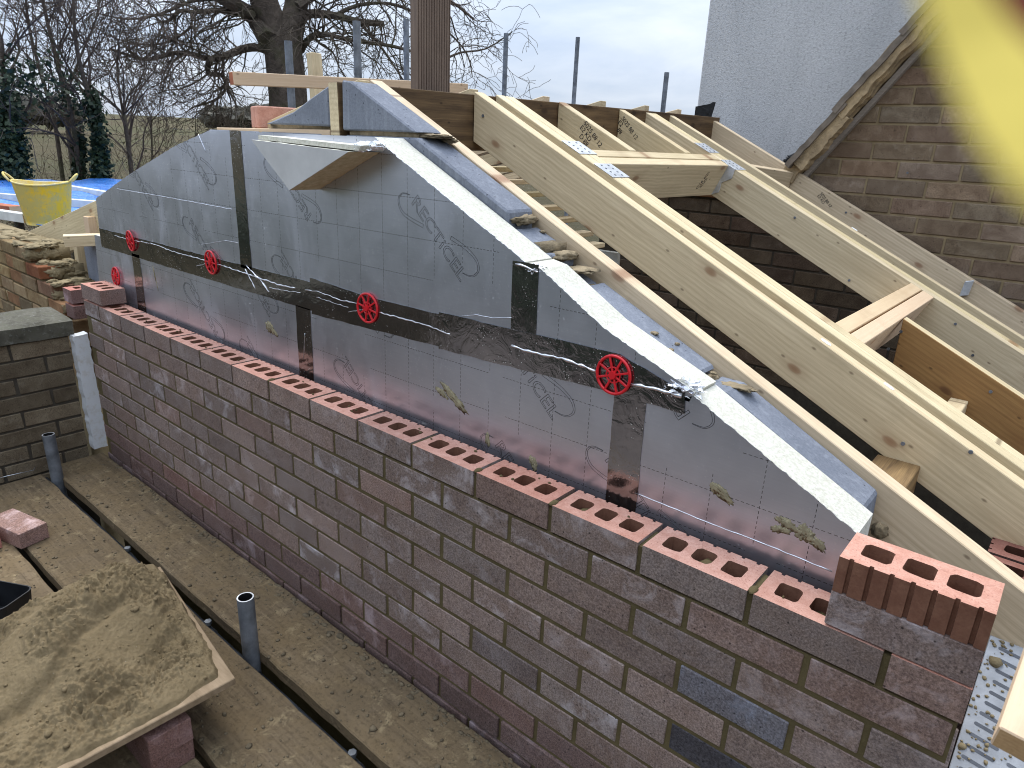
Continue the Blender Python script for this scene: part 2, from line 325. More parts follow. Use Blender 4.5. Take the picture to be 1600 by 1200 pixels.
# ------------------------------------------------------------------ mesh helpers
class MB:
    def __init__(s): s.v = []; s.f = []; s.mi = []
    def add(s, vs, fs, mi=0):
        o = len(s.v); s.v += [tuple(p) for p in vs]
        for f in fs: s.f.append(tuple(i + o for i in f)); s.mi.append(mi)
        return s
    def box(s, a, b, mi=0):
        (x0, y0, z0), (x1, y1, z1) = a, b
        return s.add([(x0, y0, z0), (x1, y0, z0), (x1, y1, z0), (x0, y1, z0), (x0, y0, z1), (x1, y0, z1), (x1, y1, z1), (x0, y1, z1)],
                     [(0, 3, 2, 1), (4, 5, 6, 7), (0, 1, 5, 4), (1, 2, 6, 5), (2, 3, 7, 6), (3, 0, 4, 7)], mi)
    def prism(s, poly, y0, y1, mi=0, mif=None, mib=None):
        """poly in (x,z), extruded along y; front face (y0) may have a material of its own"""
        n = len(poly); o = len(s.v)
        area = sum(poly[i][0] * poly[(i + 1) % n][1] - poly[(i + 1) % n][0] * poly[i][1] for i in range(n))
        if area < 0: poly = poly[::-1]
        s.v += [(x, y0, z) for x, z in poly] + [(x, y1, z) for x, z in poly]
        s.f.append(tuple(o + i for i in range(n))); s.mi.append(mi if mif is None else mif)
        s.f.append(tuple(o + n + i for i in reversed(range(n)))); s.mi.append(mi if mib is None else mib)
        for i in range(n):
            j = (i + 1) % n; s.f.append((o + i, o + n + i, o + n + j, o + j)); s.mi.append(mi)
        return s
    def tube(s, pts, rad, n=6, mi=0, cap=True):
        pts = [Vector(p) for p in pts]; k = len(pts); o = len(s.v)
        if not isinstance(rad, (list, tuple)): rad = [rad] * k
        ref = Vector((.3, .2, 1)).normalized()
        for i, p in enumerate(pts):
            d = (pts[min(i + 1, k - 1)] - pts[max(i - 1, 0)])
            d = d.normalized() if d.length > 1e-9 else Vector((0, 0, 1))
            a = d.cross(ref)
            if a.length < .05: a = d.cross(Vector((1, 0, 0)))
            a.normalize(); b = d.cross(a)
            for j in range(n):
                t = 2 * math.pi * j / n; s.v.append(tuple(p + (a * math.cos(t) + b * math.sin(t)) * rad[i]))
        for i in range(k - 1):
            for j in range(n):
                j2 = (j + 1) % n; s.f.append((o + i * n + j, o + i * n + j2, o + (i + 1) * n + j2, o + (i + 1) * n + j)); s.mi.append(mi)
        if cap:
            s.f.append(tuple(o + j for j in reversed(range(n)))); s.mi.append(mi)
            s.f.append(tuple(o + (k - 1) * n + j for j in range(n))); s.mi.append(mi)
        return s
    def blob(s, c, r, seed=0, mi=0, sub=2, amp=.35, freq=2.2):
        bm = bmesh.new(); bmesh.ops.create_icosphere(bm, subdivisions=sub, radius=1)
        for vv in bm.verts:
            d = vv.co.normalized(); q = 1 + amp * mnoise.noise(d * freq + Vector((seed * 7.3, seed * 3.1, 0)))
            vv.co = Vector((d.x * r[0] * q, d.y * r[1] * q, d.z * r[2] * q)) + Vector(c)
        bm.verts.index_update()
        s.add([vv.co for vv in bm.verts], [[x.index for x in f.verts] for f in bm.faces], mi); bm.free(); return s
    def mesh(s, name, mats, bevel=0, smooth=False, seg=1):
        me = bpy.data.meshes.new(name); me.from_pydata(s.v, [], s.f)
        for m in mats: me.materials.append(MT[m] if isinstance(m, str) else m)
        me.polygons.foreach_set('material_index', s.mi)
        if bevel:
            bm = bmesh.new(); bm.from_mesh(me)
            ed = [e for e in bm.edges if len(e.link_faces) == 2 and e.calc_face_angle(0) > .5]
            bmesh.ops.bevel(bm, geom=ed, offset=bevel, offset_type='OFFSET', segments=seg, affect='EDGES', clamp_overlap=True)
            bm.to_mesh(me); bm.free()
        if smooth: me.polygons.foreach_set('use_smooth', [True] * len(me.polygons))
        me.update(); return me
def link(name, data, parent=None, loc=None, color=None):
    o = bpy.data.objects.new(name, data); COL.objects.link(o)
    if parent is not None: o.parent = parent
    if loc is not None: o.location = loc
    if color is not None: o.color = (*color, 1)
    return o
def tag(o, label=None, cat=None, group=None, kind=None):
    if label: o['label'] = label
    if cat: o['category'] = cat
    if group: o['group'] = group
    if kind: o['kind'] = kind
    return o
def empty(name, loc, label, cat, group=None):
    o = bpy.data.objects.new(name, None); COL.objects.link(o); o.location = loc; o.empty_display_size = .05
    return tag(o, label, cat, group)
def copy_tree(o, parent=None):
    c = o.copy(); COL.objects.link(c)
    if parent is not None: c.parent = parent
    for ch in [x for x in bpy.data.objects if x.parent == o]: copy_tree(ch, c)
    return c
def clip(poly, a, b, c):
    """keep the part of poly (x,z) where a*x+b*z<=c"""
    out = []
    for i in range(len(poly)):
        p, q = poly[i], poly[(i + 1) % len(poly)]
        fp, fq = a * p[0] + b * p[1] - c, a * q[0] + b * q[1] - c
        if fp <= 0: out.append(p)
        if (fp < 0 < fq) or (fq < 0 < fp):
            t = fp / (fp - fq); out.append((p[0] + (q[0] - p[0]) * t, p[1] + (q[1] - p[1]) * t))
    return out
def rough_line(p, q, step=.007, amp=.0014):
    n = max(2, int(math.dist(p, q) / step)); r = []
    for i in range(n):
        t = i / n; j = 0 if i == 0 else amp
        r.append((p[0] + (q[0] - p[0]) * t + U(-j, j), p[1] + (q[1] - p[1]) * t + U(-j, j)))
    return r

# ================================================================== NEW BRICK WALL
BL, BD, BH = .2135, .1015, .0645
def rect_loop(cx_, cy_, w, h, r, n=4, jit=0.0):
    pts = []
    for qx, qy, a0 in ((1, 1, 0), (-1, 1, 90), (-1, -1, 180), (1, -1, 270)):
        for i in range(n + 1):
            a = math.radians(a0 + 90 * i / n)
            pts.append((cx_ + qx * (w / 2 - r) + r * math.cos(a) + U(-jit, jit), cy_ + qy * (h / 2 - r) + r * math.sin(a) + U(-jit, jit)))
    return pts
def perforated(name, L=BL, ribs='back', holes=3, mats=('brick_face', 'brick_body', 'brick_ribbed'), hole_w=.041, hole_h=.047):
    """brick with vertical perforations; origin at front lower left corner; long ribbed side at the back (or front)"""
    bm = bmesh.new(); out = []
    g = .0075; n = 7
    out = [(0, 0), (L, 0)]
    rib = []
    xs = [L * (i + .62) / (n + .25) for i in range(n)]
    for x in xs[::-1]:
        rib += [(x + g / 2, BD), (x + g / 2 - .001, BD - .006), (x - g / 2 + .001, BD - .006), (x - g / 2, BD)]
    out += [(L, BD)] + rib + [(0, BD)]
    loops = [out]
    for i in range(holes):
        cx_ = L * (.5 + (i - (holes - 1) / 2) * .287)
        loops.append(rect_loop(cx_, BD * .49, hole_w, hole_h, .0095, 3, .0011))
    top, bot = [], []
    edges = []
    for lp in loops:
        vt = [bm.verts.new((x, y, BH + (U(-.0006, .0006) if lp is not out else 0))) for x, y in lp]; vb = [bm.verts.new((x, y, 0)) for x, y in lp]
        for i in range(len(lp)):
            j = (i + 1) % len(lp)
            edges.append(bm.edges.new((vt[i], vt[j])))
            hole = lp is not out
            f = bm.faces.new((vt[j], vt[i], vb[i], vb[j])) if not hole else bm.faces.new((vt[i], vt[j], vb[j], vb[i]))
            if hole: f.material_index = 2  # hole walls take the dark rib colour, painting in the shade inside
            else:
                yy = (lp[i][1] + lp[j][1]) / 2; f.material_index = 2 if yy > BD - .007 and abs(lp[i][0] - lp[j][0]) < L * .9 else 0
        if lp is out: base = vb
    r = bmesh.ops.triangle_fill(bm, edges=edges, use_beauty=True)
    for f in r['geom']:
        if isinstance(f, bmesh.types.BMFace): f.material_index = 1; f.normal_update(); (f.normal_flip() if f.normal.z < 0 else None)
    f = bm.faces.new(base); f.material_index = 1
    bmesh.ops.recalc_face_normals(bm, faces=bm.faces[:])
    if ribs == 'front':
        for vv in bm.verts: vv.co = Vector((L - vv.co.x, BD - vv.co.y, vv.co.z))
    me = bpy.data.meshes.new(name); bm.to_mesh(me); bm.free()
    for m in mats: me.materials.append(MT[m])
    return me
def plain_brick(name, L=BL, D=BD, H=BH, jit=.0010, bev=.0016, mats=('brick_face', 'brick_body')):
    mb = MB()
    def j(): return U(-jit, jit)
    vs = [(x + j(), y + j() * .7, z + j()) for z in (0, H) for x, y in ((0, 0), (L, 0), (L, D), (0, D))]
    mb.add(vs, [(0, 1, 5, 4), (1, 2, 6, 5), (3, 0, 4, 7)], 0); mb.add(vs, [(0, 3, 2, 1), (4, 5, 6, 7), (2, 3, 7, 6)], min(1, len(mats) - 1))
    me = mb.mesh(name, mats)
    bm = bmesh.new(); bm.from_mesh(me); bmesh.ops.remove_doubles(bm, verts=bm.verts[:], dist=.0001)
    bmesh.ops.remove_doubles(bm, verts=bm.verts[:], dist=.004)
    bmesh.ops.bevel(bm, geom=bm.edges[:], offset=bev, segments=1, affect='EDGES', clamp_overlap=True)
    bm.to_mesh(me); bm.free(); return me

wall = empty('brick_wall', (0, 0, -.75), 'low new wall of purple brown bricks with open perforations along its unfinished top course', 'wall')
wall_inv = wall.matrix_world.inverted()
full = [plain_brick('wall_brick', mats=('brick_face',)) for _ in range(5)]
X0, X1 = -3.09, .34
OFF = Vector((0, 0, .75))
def tintc():
    k = U(.82, 1.16); w = U(-.04, .04); c = [k * (1 + w), k, k * (1 - w * .6)]
    if rnd() < .03: c = [k * .80, k * .84, k * .90]
    elif rnd() < .08: c = [k * 1.04, k * .95, k * .92]
    return c
perf = [perforated('perforated_brick') for _ in range(3)]
special = {(4, 0): (.45, .50, .60), (3, 0): (.62, .74, .92)}
for c in range(12):
    z = -.065 - .075 * c
    odd = c % 2
    xs = []
    x = .005 - .1125 * odd
    while x < X1 - .03: xs.append(x); x += .225
    x = .005 - .225 - .1125 * odd
    while x > X0 - .1: xs.append(x); x -= .225
    for i, x in enumerate(sorted(xs)):
        a, b = max(x, X0), min(x + BL, X1)
        if b - a < .05: continue
        yj = U(-.0012, .0012)
        if b - a > .2:
            me = random.choice(perf) if c == 0 else random.choice(full); o = link('brick', me, wall, (a, yj, z + .75))
        else:
            me = perforated('perforated_brick_cut', b - a, holes=1) if c == 0 else plain_brick('wall_brick_cut', b - a, mats=('brick_face',))
            o = link('brick', me, wall, (a, yj, z + .75))
        o.color = (*tintc(), 1)
        o.rotation_euler = (0, U(-.003, .003), U(-.003, .003))
        # the two slate-blue bricks low on the right
        cxm = (a + b) / 2
        if c == 3 and -.07 < cxm < .12: o.color = (.70, .88, 1.12, 1)
        if c == 5 and -.02 < cxm < .2: o.color = (.27, .33, .42, 1)
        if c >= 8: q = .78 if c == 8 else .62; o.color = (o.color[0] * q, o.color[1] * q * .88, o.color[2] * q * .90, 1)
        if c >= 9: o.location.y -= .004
mb = MB(); mb.box((X0 + .004, .0030, -3.0), (X1 - .004, .097, -.072))
for k in range(-1, 14):
    x = -.225 * k
    if x + .005 < X1: mb.box((x - .008, .0042, -.073), (x + .008, .09 - U(0, .02), -.004 - U(0, .006)))
o = link('mortar', mb.mesh('mortar_bed', ['mortar_new']), wall, OFF)
mb = MB()
for k in (0, 1, 2, 4, 5, 7, 9, 11):
    for i in range(3):
        if rnd() < .45: mb.blob((.005 - .225 * k + BL * (.5 + (i - 1) * .287) - .0 + U(-.006, .006), BD * .49 + U(-.012, .012), -.022 - U(0, .02)), (.02, .022, .012), k * 3 + i, sub=2, amp=.7)
tag(link('hole_mortar', mb.mesh('hole_mortar_mesh', ['mortar_new'], smooth=True), wall, OFF), kind='stuff')
# little squeezed blobs of mortar on top of some joints
mb = MB()
for k in (0, 2, 3, 7): mb.blob((-.225 * k, .012, -.001), (.008, .014, .006), k, sub=2)
for i in range(26):
    mb.blob((U(X0 + .2, X1 - .2), U(.02, .09), .001), (U(.002, .005), U(.002, .005), .003), i, sub=1)
tag(link('mortar_crumbs', mb.mesh('joint_crumbs', ['mortar_new'], smooth=True), wall, OFF), kind='stuff')

LB = 'loose bricks'
o = link('brick', plain_brick('dry_brick', bev=.0018, mats=('brick_face',)), None, (.1255, .0005, .0012)); o.color = (.93, .93, .95, 1)
tag(o, 'smooth grey brown brick laid dry under the ribbed brick at the right end', 'brick', LB)
o = link('brick', perforated('ribbed_brick', ribs='front', hole_w=.045, hole_h=.048), None, (.126, .001, .0675)); o.rotation_euler = (0, 0, .004)
tag(o, 'ribbed brick with three square holes, topmost at the right end of the wall', 'brick', LB)
o = link('brick', perforated('corner_brick', ribs='back', hole_w=.034, hole_h=.05), None, (-3.088, -.001, .011)); o.color = (1, .95, .95, 1)
tag(o, 'perforated brick on the far left end of the new wall beside the foil boards', 'brick', LB)

# ================================================================== FOIL FACED INSULATION
FY = .125; FT = .1
def board(label, poly_edges):
    """poly_edges: list of ((x,z), rough?) corners in order; an edge starting at a rough corner is ragged"""
    pts = []
    n = len(poly_edges)
    for i in range(n):
        (p, r), (q_, _) = poly_edges[i], poly_edges[(i + 1) % n]
        pts += rough_line(p, q_) if r else [p]
    root = empty('insulation_board', (pts[0][0], FY, pts[0][1]), label, 'insulation board', 'foil faced insulation boards on the gable')
    off = -Vector((pts[0][0], FY, pts[0][1]))
    sm = []
    for i in range(n):
        (p, r), (q_, _) = poly_edges[i], poly_edges[(i + 1) % n]
        sm += ([(p[0] + (q_[0] - p[0]) * j / max(2, int(math.dist(p, q_) / .007)), p[1] + (q_[1] - p[1]) * j / max(2, int(math.dist(p, q_) / .007))) for j in range(max(2, int(math.dist(p, q_) / .007)))] if r else [p])
    loops = [[(x, FY + .0012, z) for x, z in pts], [(x * .35 + a * .65, FY + .005, z * .35 + b * .65) for (x, z), (a, b) in zip(pts, sm)], [(a, FY + .012, b) for a, b in sm], [(a, FY + FT * .5, b) for a, b in sm], [(a, FY + FT, b) for a, b in sm]]
    mb = MB(); m_ = len(pts)
    for lp in loops: mb.v += lp
    mb.f = [tuple(range(m_)), tuple(range(4 * m_, 5 * m_))[::-1]]; mb.mi = [0, 0]
    for k in range(4):
        for i in range(m_): mb.f.append((k * m_ + i, (k + 1) * m_ + i, (k + 1) * m_ + (i + 1) % m_, k * m_ + (i + 1) % m_)); mb.mi.append(0)
    me = mb.mesh('foam_core', ['foam']); bm = bmesh.new(); bm.from_mesh(me); bmesh.ops.recalc_face_normals(bm, faces=bm.faces[:]); bm.to_mesh(me); bm.free()
    o = link('foam_core', me, root, off)
    # the foil is a hair smaller at ragged edges, so that chewed foam shows
    fo = [(x + U(-.0015, .0015), z - U(.0, .0035)) if poly_edges and False else (x, z) for x, z in pts]
    o = link('foil_facing', MB().prism(fo, FY, FY + .0010).mesh('foil_facing', ['foil']), root, off)
    return root
ZB, ZJ = -.30, .268
G = .0025
lowA = board('small foil board at the far left of the bottom row, behind the corner brick', [((-3.28, ZB), 0), ((-2.785 - G, ZB), 0), ((-2.785 - G, ZJ), 0), ((-3.20, ZJ), 0)])
lowB = board('second foil board from the left in the bottom row, with white scuffs', [((-2.785 + G, ZB), 0), ((-1.553 - G, ZB), 0), ((-1.553 - G, ZJ), 0), ((-2.785 + G, ZJ), 0)])
lowC = board('long foil board in the middle of the bottom row under the nearer red discs', [((-1.553 + G, ZB), 0), ((-.35 - G, ZB), 0), ((-.35 - G, ZJ), 0), ((-1.553 + G, ZJ), 0)])
lowD = board('brownish foil board at the right of the bottom row, cut to the roof slope', [((-.35 + G, ZB), 0), ((.30, ZB), 0), ((.124, .02), 0), ((.124, .117), 1), ((-.212, .285), 0), ((-.25, ZJ), 0), ((-.35 + G, ZJ), 0)])
upA = board('upper left foil board with a ragged slope down to the yellow tub', [((-3.135, ZJ + G), 0), ((-1.873 - G, ZJ + G), 0), ((-1.873 - G, .741), 0), ((-2.05, .739), 1), ((-2.318, .678), 1), ((-2.742, .556), 1), ((-3.117, .435), 0)])
upB = board('big upper foil board with clear outline print below the white cut slope', [((-1.873 + G, ZJ + G), 0), ((-.652 - G, ZJ + G), 0), ((-.652 - G, .488), 1), ((-.903, .608), 1), ((-1.135, .719), 1), ((-1.176, .741), 0), ((-1.873 + G, .741), 0)])
upC = board('narrow triangular foil board under the white slope, right of the upright tape', [((-.652 + G, ZJ + G), 0), ((-.22, ZJ + G), 0), ((-.212, .292), 1), ((-.437, .381), 1), ((-.609, .479), 0), ((-.652 + G, .486), 0)])

# printed outline lettering
def logo_mesh():
    cu = bpy.data.curves.new('print', 'FONT'); cu.body = 'RECTiCEL'; cu.size = .047; cu.fill_mode = 'NONE'; cu.bevel_depth = .00055; cu.bevel_resolution = 0; cu.resolution_u = 3
    t = bpy.data.objects.new('print', cu); COL.objects.link(t); bpy.context.view_layer.update()
    dg = bpy.context.evaluated_depsgraph_get(); me = bpy.data.meshes.new_from_object(t.evaluated_get(dg)); bpy.data.objects.remove(t)
    w = max(v.co.x for v in me.vertices); mb = MB()
    mb.add([(v.co.x * .253 / w, v.co.y, v.co.z * .5) for v in me.vertices], [tuple(p.vertices) for p in me.polygons])
    def smooth(pts, m=7):
        r = []
        P = [Vector((*p, 0)) for p in pts]
        for i in range(len(P) - 1):
            a, b, c, d = P[max(0, i - 1)], P[i], P[i + 1], P[min(len(P) - 1, i + 2)]
            for j in range(m):
                t_ = j / m
                r.append(.5 * ((2 * b) + (c - a) * t_ + (2 * a - 5 * b + 4 * c - d) * t_ ** 2 + (3 * b - a - 3 * c + d) * t_ ** 3))
        r.append(P[-1]); return r
    def swoosh(pts, w0, w1):
        c = smooth(pts); n = len(c); A, B = [], []
        for i, p in enumerate(c):
            d = (c[min(i + 1, n - 1)] - c[max(i - 1, 0)]).normalized(); nn = Vector((-d.y, d.x, 0)); h = (w0 + (w1 - w0) * i / (n - 1)) / 2
            A.append(p + nn * h); B.append(p - nn * h)
        mb.tube(A + B[::-1] + [A[0]], .00055, 4)
    swoosh([(-.016, .010), (-.036, -.008), (-.036, -.030), (-.012, -.042), (.017, -.036), (.071, -.007)], .001, .009)
    swoosh([(.155, .050), (.2045, .072), (.245, .080), (.268, .070), (.270, .050), (.259, .034), (.241, .0215)], .009, .001)
    me2 = mb.mesh('print', ['ink']); return me2
LM = logo_mesh()
def logo(board_, anchor, uv, inv=False, keep=()):
    """anchor = world (x,z) of local logo point uv"""
    c = math.cos(math.radians(-44.4)); s_ = math.sin(math.radians(-44.4))
    if inv: c, s_ = -c, -s_
    ox = anchor[0] - (uv[0] * c - uv[1] * s_); oz = anchor[1] - (uv[0] * s_ + uv[1] * c)
    m = Matrix(((c, -s_, 0, ox), (0, 0, -1, FY - .0001), (s_, c, 0, oz), (0, 0, 0, 1)))
    lim = list(keep) + ([(0, 1, ZJ - .004)] if board_ in (lowA, lowB, lowC, lowD) else [(0, -1, -ZJ - .004)])
    bm = bmesh.new(); bm.from_mesh(LM); mi_ = m.inverted()
    for nx_, nz_, cc in lim:
        nl = (mi_.to_3x3() @ Vector((nx_, 0, nz_))).normalized(); pl = mi_ @ Vector((nx_ * cc, FY, nz_ * cc))
        bmesh.ops.bisect_plane(bm, geom=bm.verts[:] + bm.edges[:] + bm.faces[:], plane_co=pl, plane_no=nl, clear_outer=True)
    me = bpy.data.meshes.new('print'); bm.to_mesh(me); bm.free(); me.materials.append(MT['ink'])
    o = link('print', me, board_)
    o.matrix_basis = Matrix.Translation(-Vector(board_.location)) @ m
EL = (.253, 0); RB = (0, 0); RTL = (0, .034)
logo(upB, (-1.037, .588), RB); logo(upB, (-1.473, .515), RB, True); logo(upB, (-1.650, .391), EL, True)
logo(upA, (-2.084, .544), EL); logo(upA, (-2.236, .439), RTL); logo(upA, (-2.55, .43), EL)
logo(lowC, (-1.336, .112), EL, True); logo(lowC, (-1.157, .233), RB, True); logo(lowC, (-.727, .014), RB); logo(lowC, (-.551, .134), EL)
logo(lowB, (-1.908, .056), EL, True); logo(lowB, (-1.753, .153), EL)
logo(lowD, (-.212, .246), RB, True, [(.42, .907, .185)]); logo(lowD, (-.256, .012), (.155, .05))
logo(lowB, (-2.30, .20), EL, True)

# joint tape
def tape(label, strips, creases=()):
    root = empty('foil_tape', (strips[0][0][0], FY - .001, strips[0][0][1]), label, 'foil tape', 'foil tape over the board joints'); off = -Vector(root.location)
    for k, poly in enumerate(strips):
        pts = []
        for i in range(len(poly)): pts += rough_line(poly[i], poly[(i + 1) % len(poly)], .03, .0012)
        link('strip', MB().prism(pts, FY - .0012 - .0004 * k, FY - .0004 - .0004 * k).mesh('tape_strip', ['tape']), root, off)
    if creases:
        for path, r in creases:
            mb = MB(); P = []
            for (a, b) in zip(path[:-1], path[1:]):
                m = max(2, int(math.dist(a, b) / .012))
                for i in range(m): P.append((a[0] + (b[0] - a[0]) * i / m + U(-.001, .001), FY - .0018, a[1] + (b[1] - a[1]) * i / m + U(-.0016, .0016)))
            P.append((path[-1][0], FY - .0018, path[-1][1]))
            mb.tube(P, [r * U(.35, 1.1) for _ in P], 5)
            link('crease', mb.mesh('tape_crease', ['wire'], smooth=True), root, off)
def px(*pts): return [(at(u, v, 'y', FY).x, at(u, v, 'y', FY).z) for u, v in pts]
tape('long foil tape run level across all the boards beneath the red discs',
     [[(-3.13, .222), (-2.2, .222), (-1.46, .222), (-1.46, .312), (-2.2, .308), (-3.13, .306)],
      [(-1.50, .212), (-.93, .230), (-.86, .236), (-.86, .318), (-1.2, .313), (-1.50, .326)],
      [(-.93, .224), (-.44, .243), (-.226, .243), (-.232, .288), (-.385, .332), (-.93, .322)]],
     [(px((180, 368), (200, 374), (240, 381), (268, 392), (322, 407)), .0022), (px((338, 412), (375, 424), (405, 434), (440, 446), (462, 450)), .0026),
      (px((384, 420), (400, 452)), .0022), (px((386, 416), (410, 440), (421, 456)), .0030), (px((422, 449), (450, 455), (470, 457)), .0016),
      (px((478, 453), (500, 456), (530, 468), (560, 474)), .0018), (px((495, 464), (520, 472), (545, 480)), .0011), (px((592, 488), (640, 500), (672, 510), (704, 522)), .0022),
      (px((800, 541), (840, 552), (880, 560), (932, 580)), .0042), (px((985, 600), (1010, 604), (1040, 612), (1066, 618)), .0050), (px((308, 416), (325, 411)), .0014), (px((545, 487), (570, 483)), .0012)])
tape('upright black speckled tape at the upper left seam', [[(-1.909, .30), (-1.838, .30), (-1.838, .743), (-1.905, .743)]])
tape('upright crinkled tape below the step in the white slope', [[(-.688, .318), (-.612, .318), (-.614, .487), (-.690, .487)]], [(px((806, 412), (822, 416), (840, 425)), .003)])
tape('upright tape at the lower left seam under the leftmost disc', [[(-2.83, -.20), (-2.745, -.20), (-2.735, .235), (-2.81, .235)]])
tape('upright tape at the middle seam of the bottom row, mirroring the bricks', [[(-1.592, -.20), (-1.512, -.20), (-1.508, .225), (-1.588, .225)]], [(px((477, 520), (475, 560)), .0011)])
tape('wide crinkled upright tape at the right seam under the nearest red disc', [[(-.386, -.20), (-.306, -.20), (-.313, .258), (-.391, .258)]])
# crumpled silver folds where the tape wraps over the cut steps
for (u, v, y_), r_, lab in (((1064, 604, .140), (.036, .018, .016), 'crumpled silver tape folded over the lower step of the white slope'), ((838, 421, .140), (.022, .016, .010), 'crumpled silver tape folded over the upper step of the white slope')):
    p = at(u, v, 'y', y_); mb = MB(); mb.blob(p, r_, u, sub=4, amp=1.1, freq=4)
    mb.v = [(x + U(-.0012, .0012), y, z + U(-.0012, .0012)) for x, y, z in mb.v]
    o = link('tape_scrap', mb.mesh('tape_fold', ['scrap_foil'])); tag(o, lab, 'scrap')
# long thin gouges shining in the foil
for brd, path, r in ((upA, px((183, 295), (260, 308), (362, 327)), .0018), (upA, px((310, 383), (352, 376), (372, 379)), .0011), (upB, px((722, 494), (745, 492), (770, 497), (800, 496)), .0013), (lowD, px((993, 770), (1090, 810), (1200, 852), (1300, 893)), .0013), (upA, px((310, 210), (322, 238)), .001)):
    P = []; mb = MB()
    for a, b in zip(path[:-1], path[1:]):
        m = max(2, int(math.dist(a, b) / .015)); P += [(a[0] + (b[0] - a[0]) * i / m, FY - .0004, a[1] + (b[1] - a[1]) * i / m + U(-.0006, .0006)) for i in range(m)]
    P.append((path[-1][0], FY - .0004, path[-1][1])); mb.tube(P, [r * U(.5, 1) for _ in P], 4)
    link('scratch', mb.mesh('foil_scratch', ['wire'], smooth=True), brd, -Vector(brd.location))

# red retaining discs on the wall ties
def disc_meshes():
    mb = MB(); R = .041
    mb.tube([(R * math.cos(t), 0, R * math.sin(t)) for t in [2 * math.pi * i / 36 for i in range(37)]], .0036, 6, cap=False); ring = mb.mesh('disc_ring', ['red_plastic'], smooth=True)
    mb = MB(); mb.tube([(0, .003, 0), (0, -.007, 0)], .0085, 12); mb.tube([(.017 * math.cos(t), -.001, .017 * math.sin(t)) for t in [2 * math.pi * i / 20 for i in range(21)]], .0018, 5, cap=False); hub = mb.mesh('disc_hub', ['red_plastic'])
    sp = MB().box((.007, -.003, -.0022), (R, .002, .0022)).mesh('disc_spoke', ['red_plastic'], bevel=.0006)
    tie = MB().tube([(-.004, .006, .0), (-.004, -.115, -.002), (.003, -.119, -.002), (.004, -.02, .001)], .0014, 6).mesh('disc_tie', ['wire'], smooth=True)
    return ring, hub, sp, tie
DM = disc_meshes()
proto = None
for (x, z), lab, ry in (((-.394, .285), 'nearest red spoked disc, on the tape near the right slope', .35), ((-1.216, .282), 'red spoked disc in the middle of the tape run below the big board', .1),
                    ((-2.109, .290), 'red spoked disc just left of the black speckled upright tape', -.1), ((-2.792, .288), 'red spoked disc far left on the level tape above the corner brick', .2),
                    ((-3.005, .105), 'lowest red spoked disc, half hidden behind the corner brick', 0)):
    if proto is None:
        r = proto = empty('retaining_disc', (0, 0, 0), lab, 'fixing disc', 'red retaining discs on the wall ties')
        link('ring', DM[0], r); link('hub', DM[1], r)
        for i in range(8):
            s_ = link('spoke', DM[2], r); s_.rotation_euler = (0, math.pi / 4 * i + .1, 0)
    else: r = copy_tree(proto); r['label'] = lab
    r.location = (x, FY - .0065, z); r.rotation_euler = (U(-.05, .05), ry, U(-.08, .08))

# triangular offcut hanging off the top edge, and a crumpled scrap of tape
root = empty('insulation_offcut', (-1.60, .025, .73), 'triangular offcut of insulation stuck on the front of the big foil board', 'insulation offcut')
tri = [(-1.605, .7195), (-1.153, .704), (-1.427, .592)]; off = -Vector(root.location)
pts = []
for i in range(3): pts += rough_line(tri[i], tri[(i + 1) % 3], .014, .0012)
mb = MB(); mb.prism(pts, .0262, .1238, 0)
me = mb.mesh('offcut_core', ['foam', 'foam_tan'])
for p in me.polygons:
    if p.normal.z < -.3: p.material_index = 1
link('foam_core', me, root, off)
link('foil_facing', MB().prism(tri, .025, .0262).mesh('offcut_foil', ['paper_facing']), root, off)
link('top_layer', MB().prism([(-1.60, .7215), (-1.14, .7065), (-1.13, .7185), (-1.60, .733)], .045, .1238).mesh('offcut_layer', ['foam']), root, off)
mb = MB(); a, b = Vector((-1.163, .052, .713)), Vector((-1.112, .108, .724))
P = [a.lerp(b, i / 9) for i in range(10)]
bm = bmesh.new(); o = len(mb.v); mb.tube(P, [.0115 * U(.85, 1.15) for _ in P], 14)
mb.v = [tuple(Vector(p) + Vector((U(-1, 1), U(-1, 1), U(-1, 1))) * .0022) for p in mb.v]
o = link('tape_scrap', mb.mesh('tape_scrap', ['scrap_foil'])); tag(o, 'crumpled silver roll of scrap tape at the tip of the triangular offcut', 'scrap')

# ================================================================== BLOCK GABLE (inner leaf)
bw = empty('block_wall', (0, .23, 0), 'inner gable of blue grey concrete blocks behind the foil boards, stepped up the slope', 'wall'); off = -Vector(bw.location)
BY0, BY1 = .2285, .3285
def blk(poly, y0=BY0, y1=BY1, col=None):
    me = MB().prism(poly, y0, y1).mesh('concrete_block', ['block'], bevel=.005)
    o = link('block', me, bw, off); k = U(.9, 1.1); o.color = (k, k, k, 1) if col is None else col
blk([(-1.450, .757), (-1.132, .757), (-1.145, .765), (-1.405, .888), (-1.445, .892)])
blk([(-1.512, .766), (-1.512, .878), (-1.60, .846), (-1.70, .806), (-1.865, .768)])
blk([(-1.44, .512), (-1.44, .744), (-1.13, .744), (-.80, .583), (-.795, .512)])
blk([(-1.10, .288), (-1.10, .50), (-.66, .495), (-.663, .288)])
blk([(-.785, .503), (-.785, .540), (-.70, .505), (-.70, .5025)])
blk([(-.648, .288), (-.648, .452), (-.586, .426), (-.584, .288)])
blk([(-.572, .288), (-.572, .433), (-.262, .292), (-.262, .281)])
blk([(-.245, .062), (-.245, .273), (-.19, .272), (.108, .120), (.110, .062)])
blk([(-.70, .062), (-.70, .276), (-.257, .276), (-.257, .062)])
for c in range(-2, 3):
    z = .062 - .225 * (2 - c) + .0
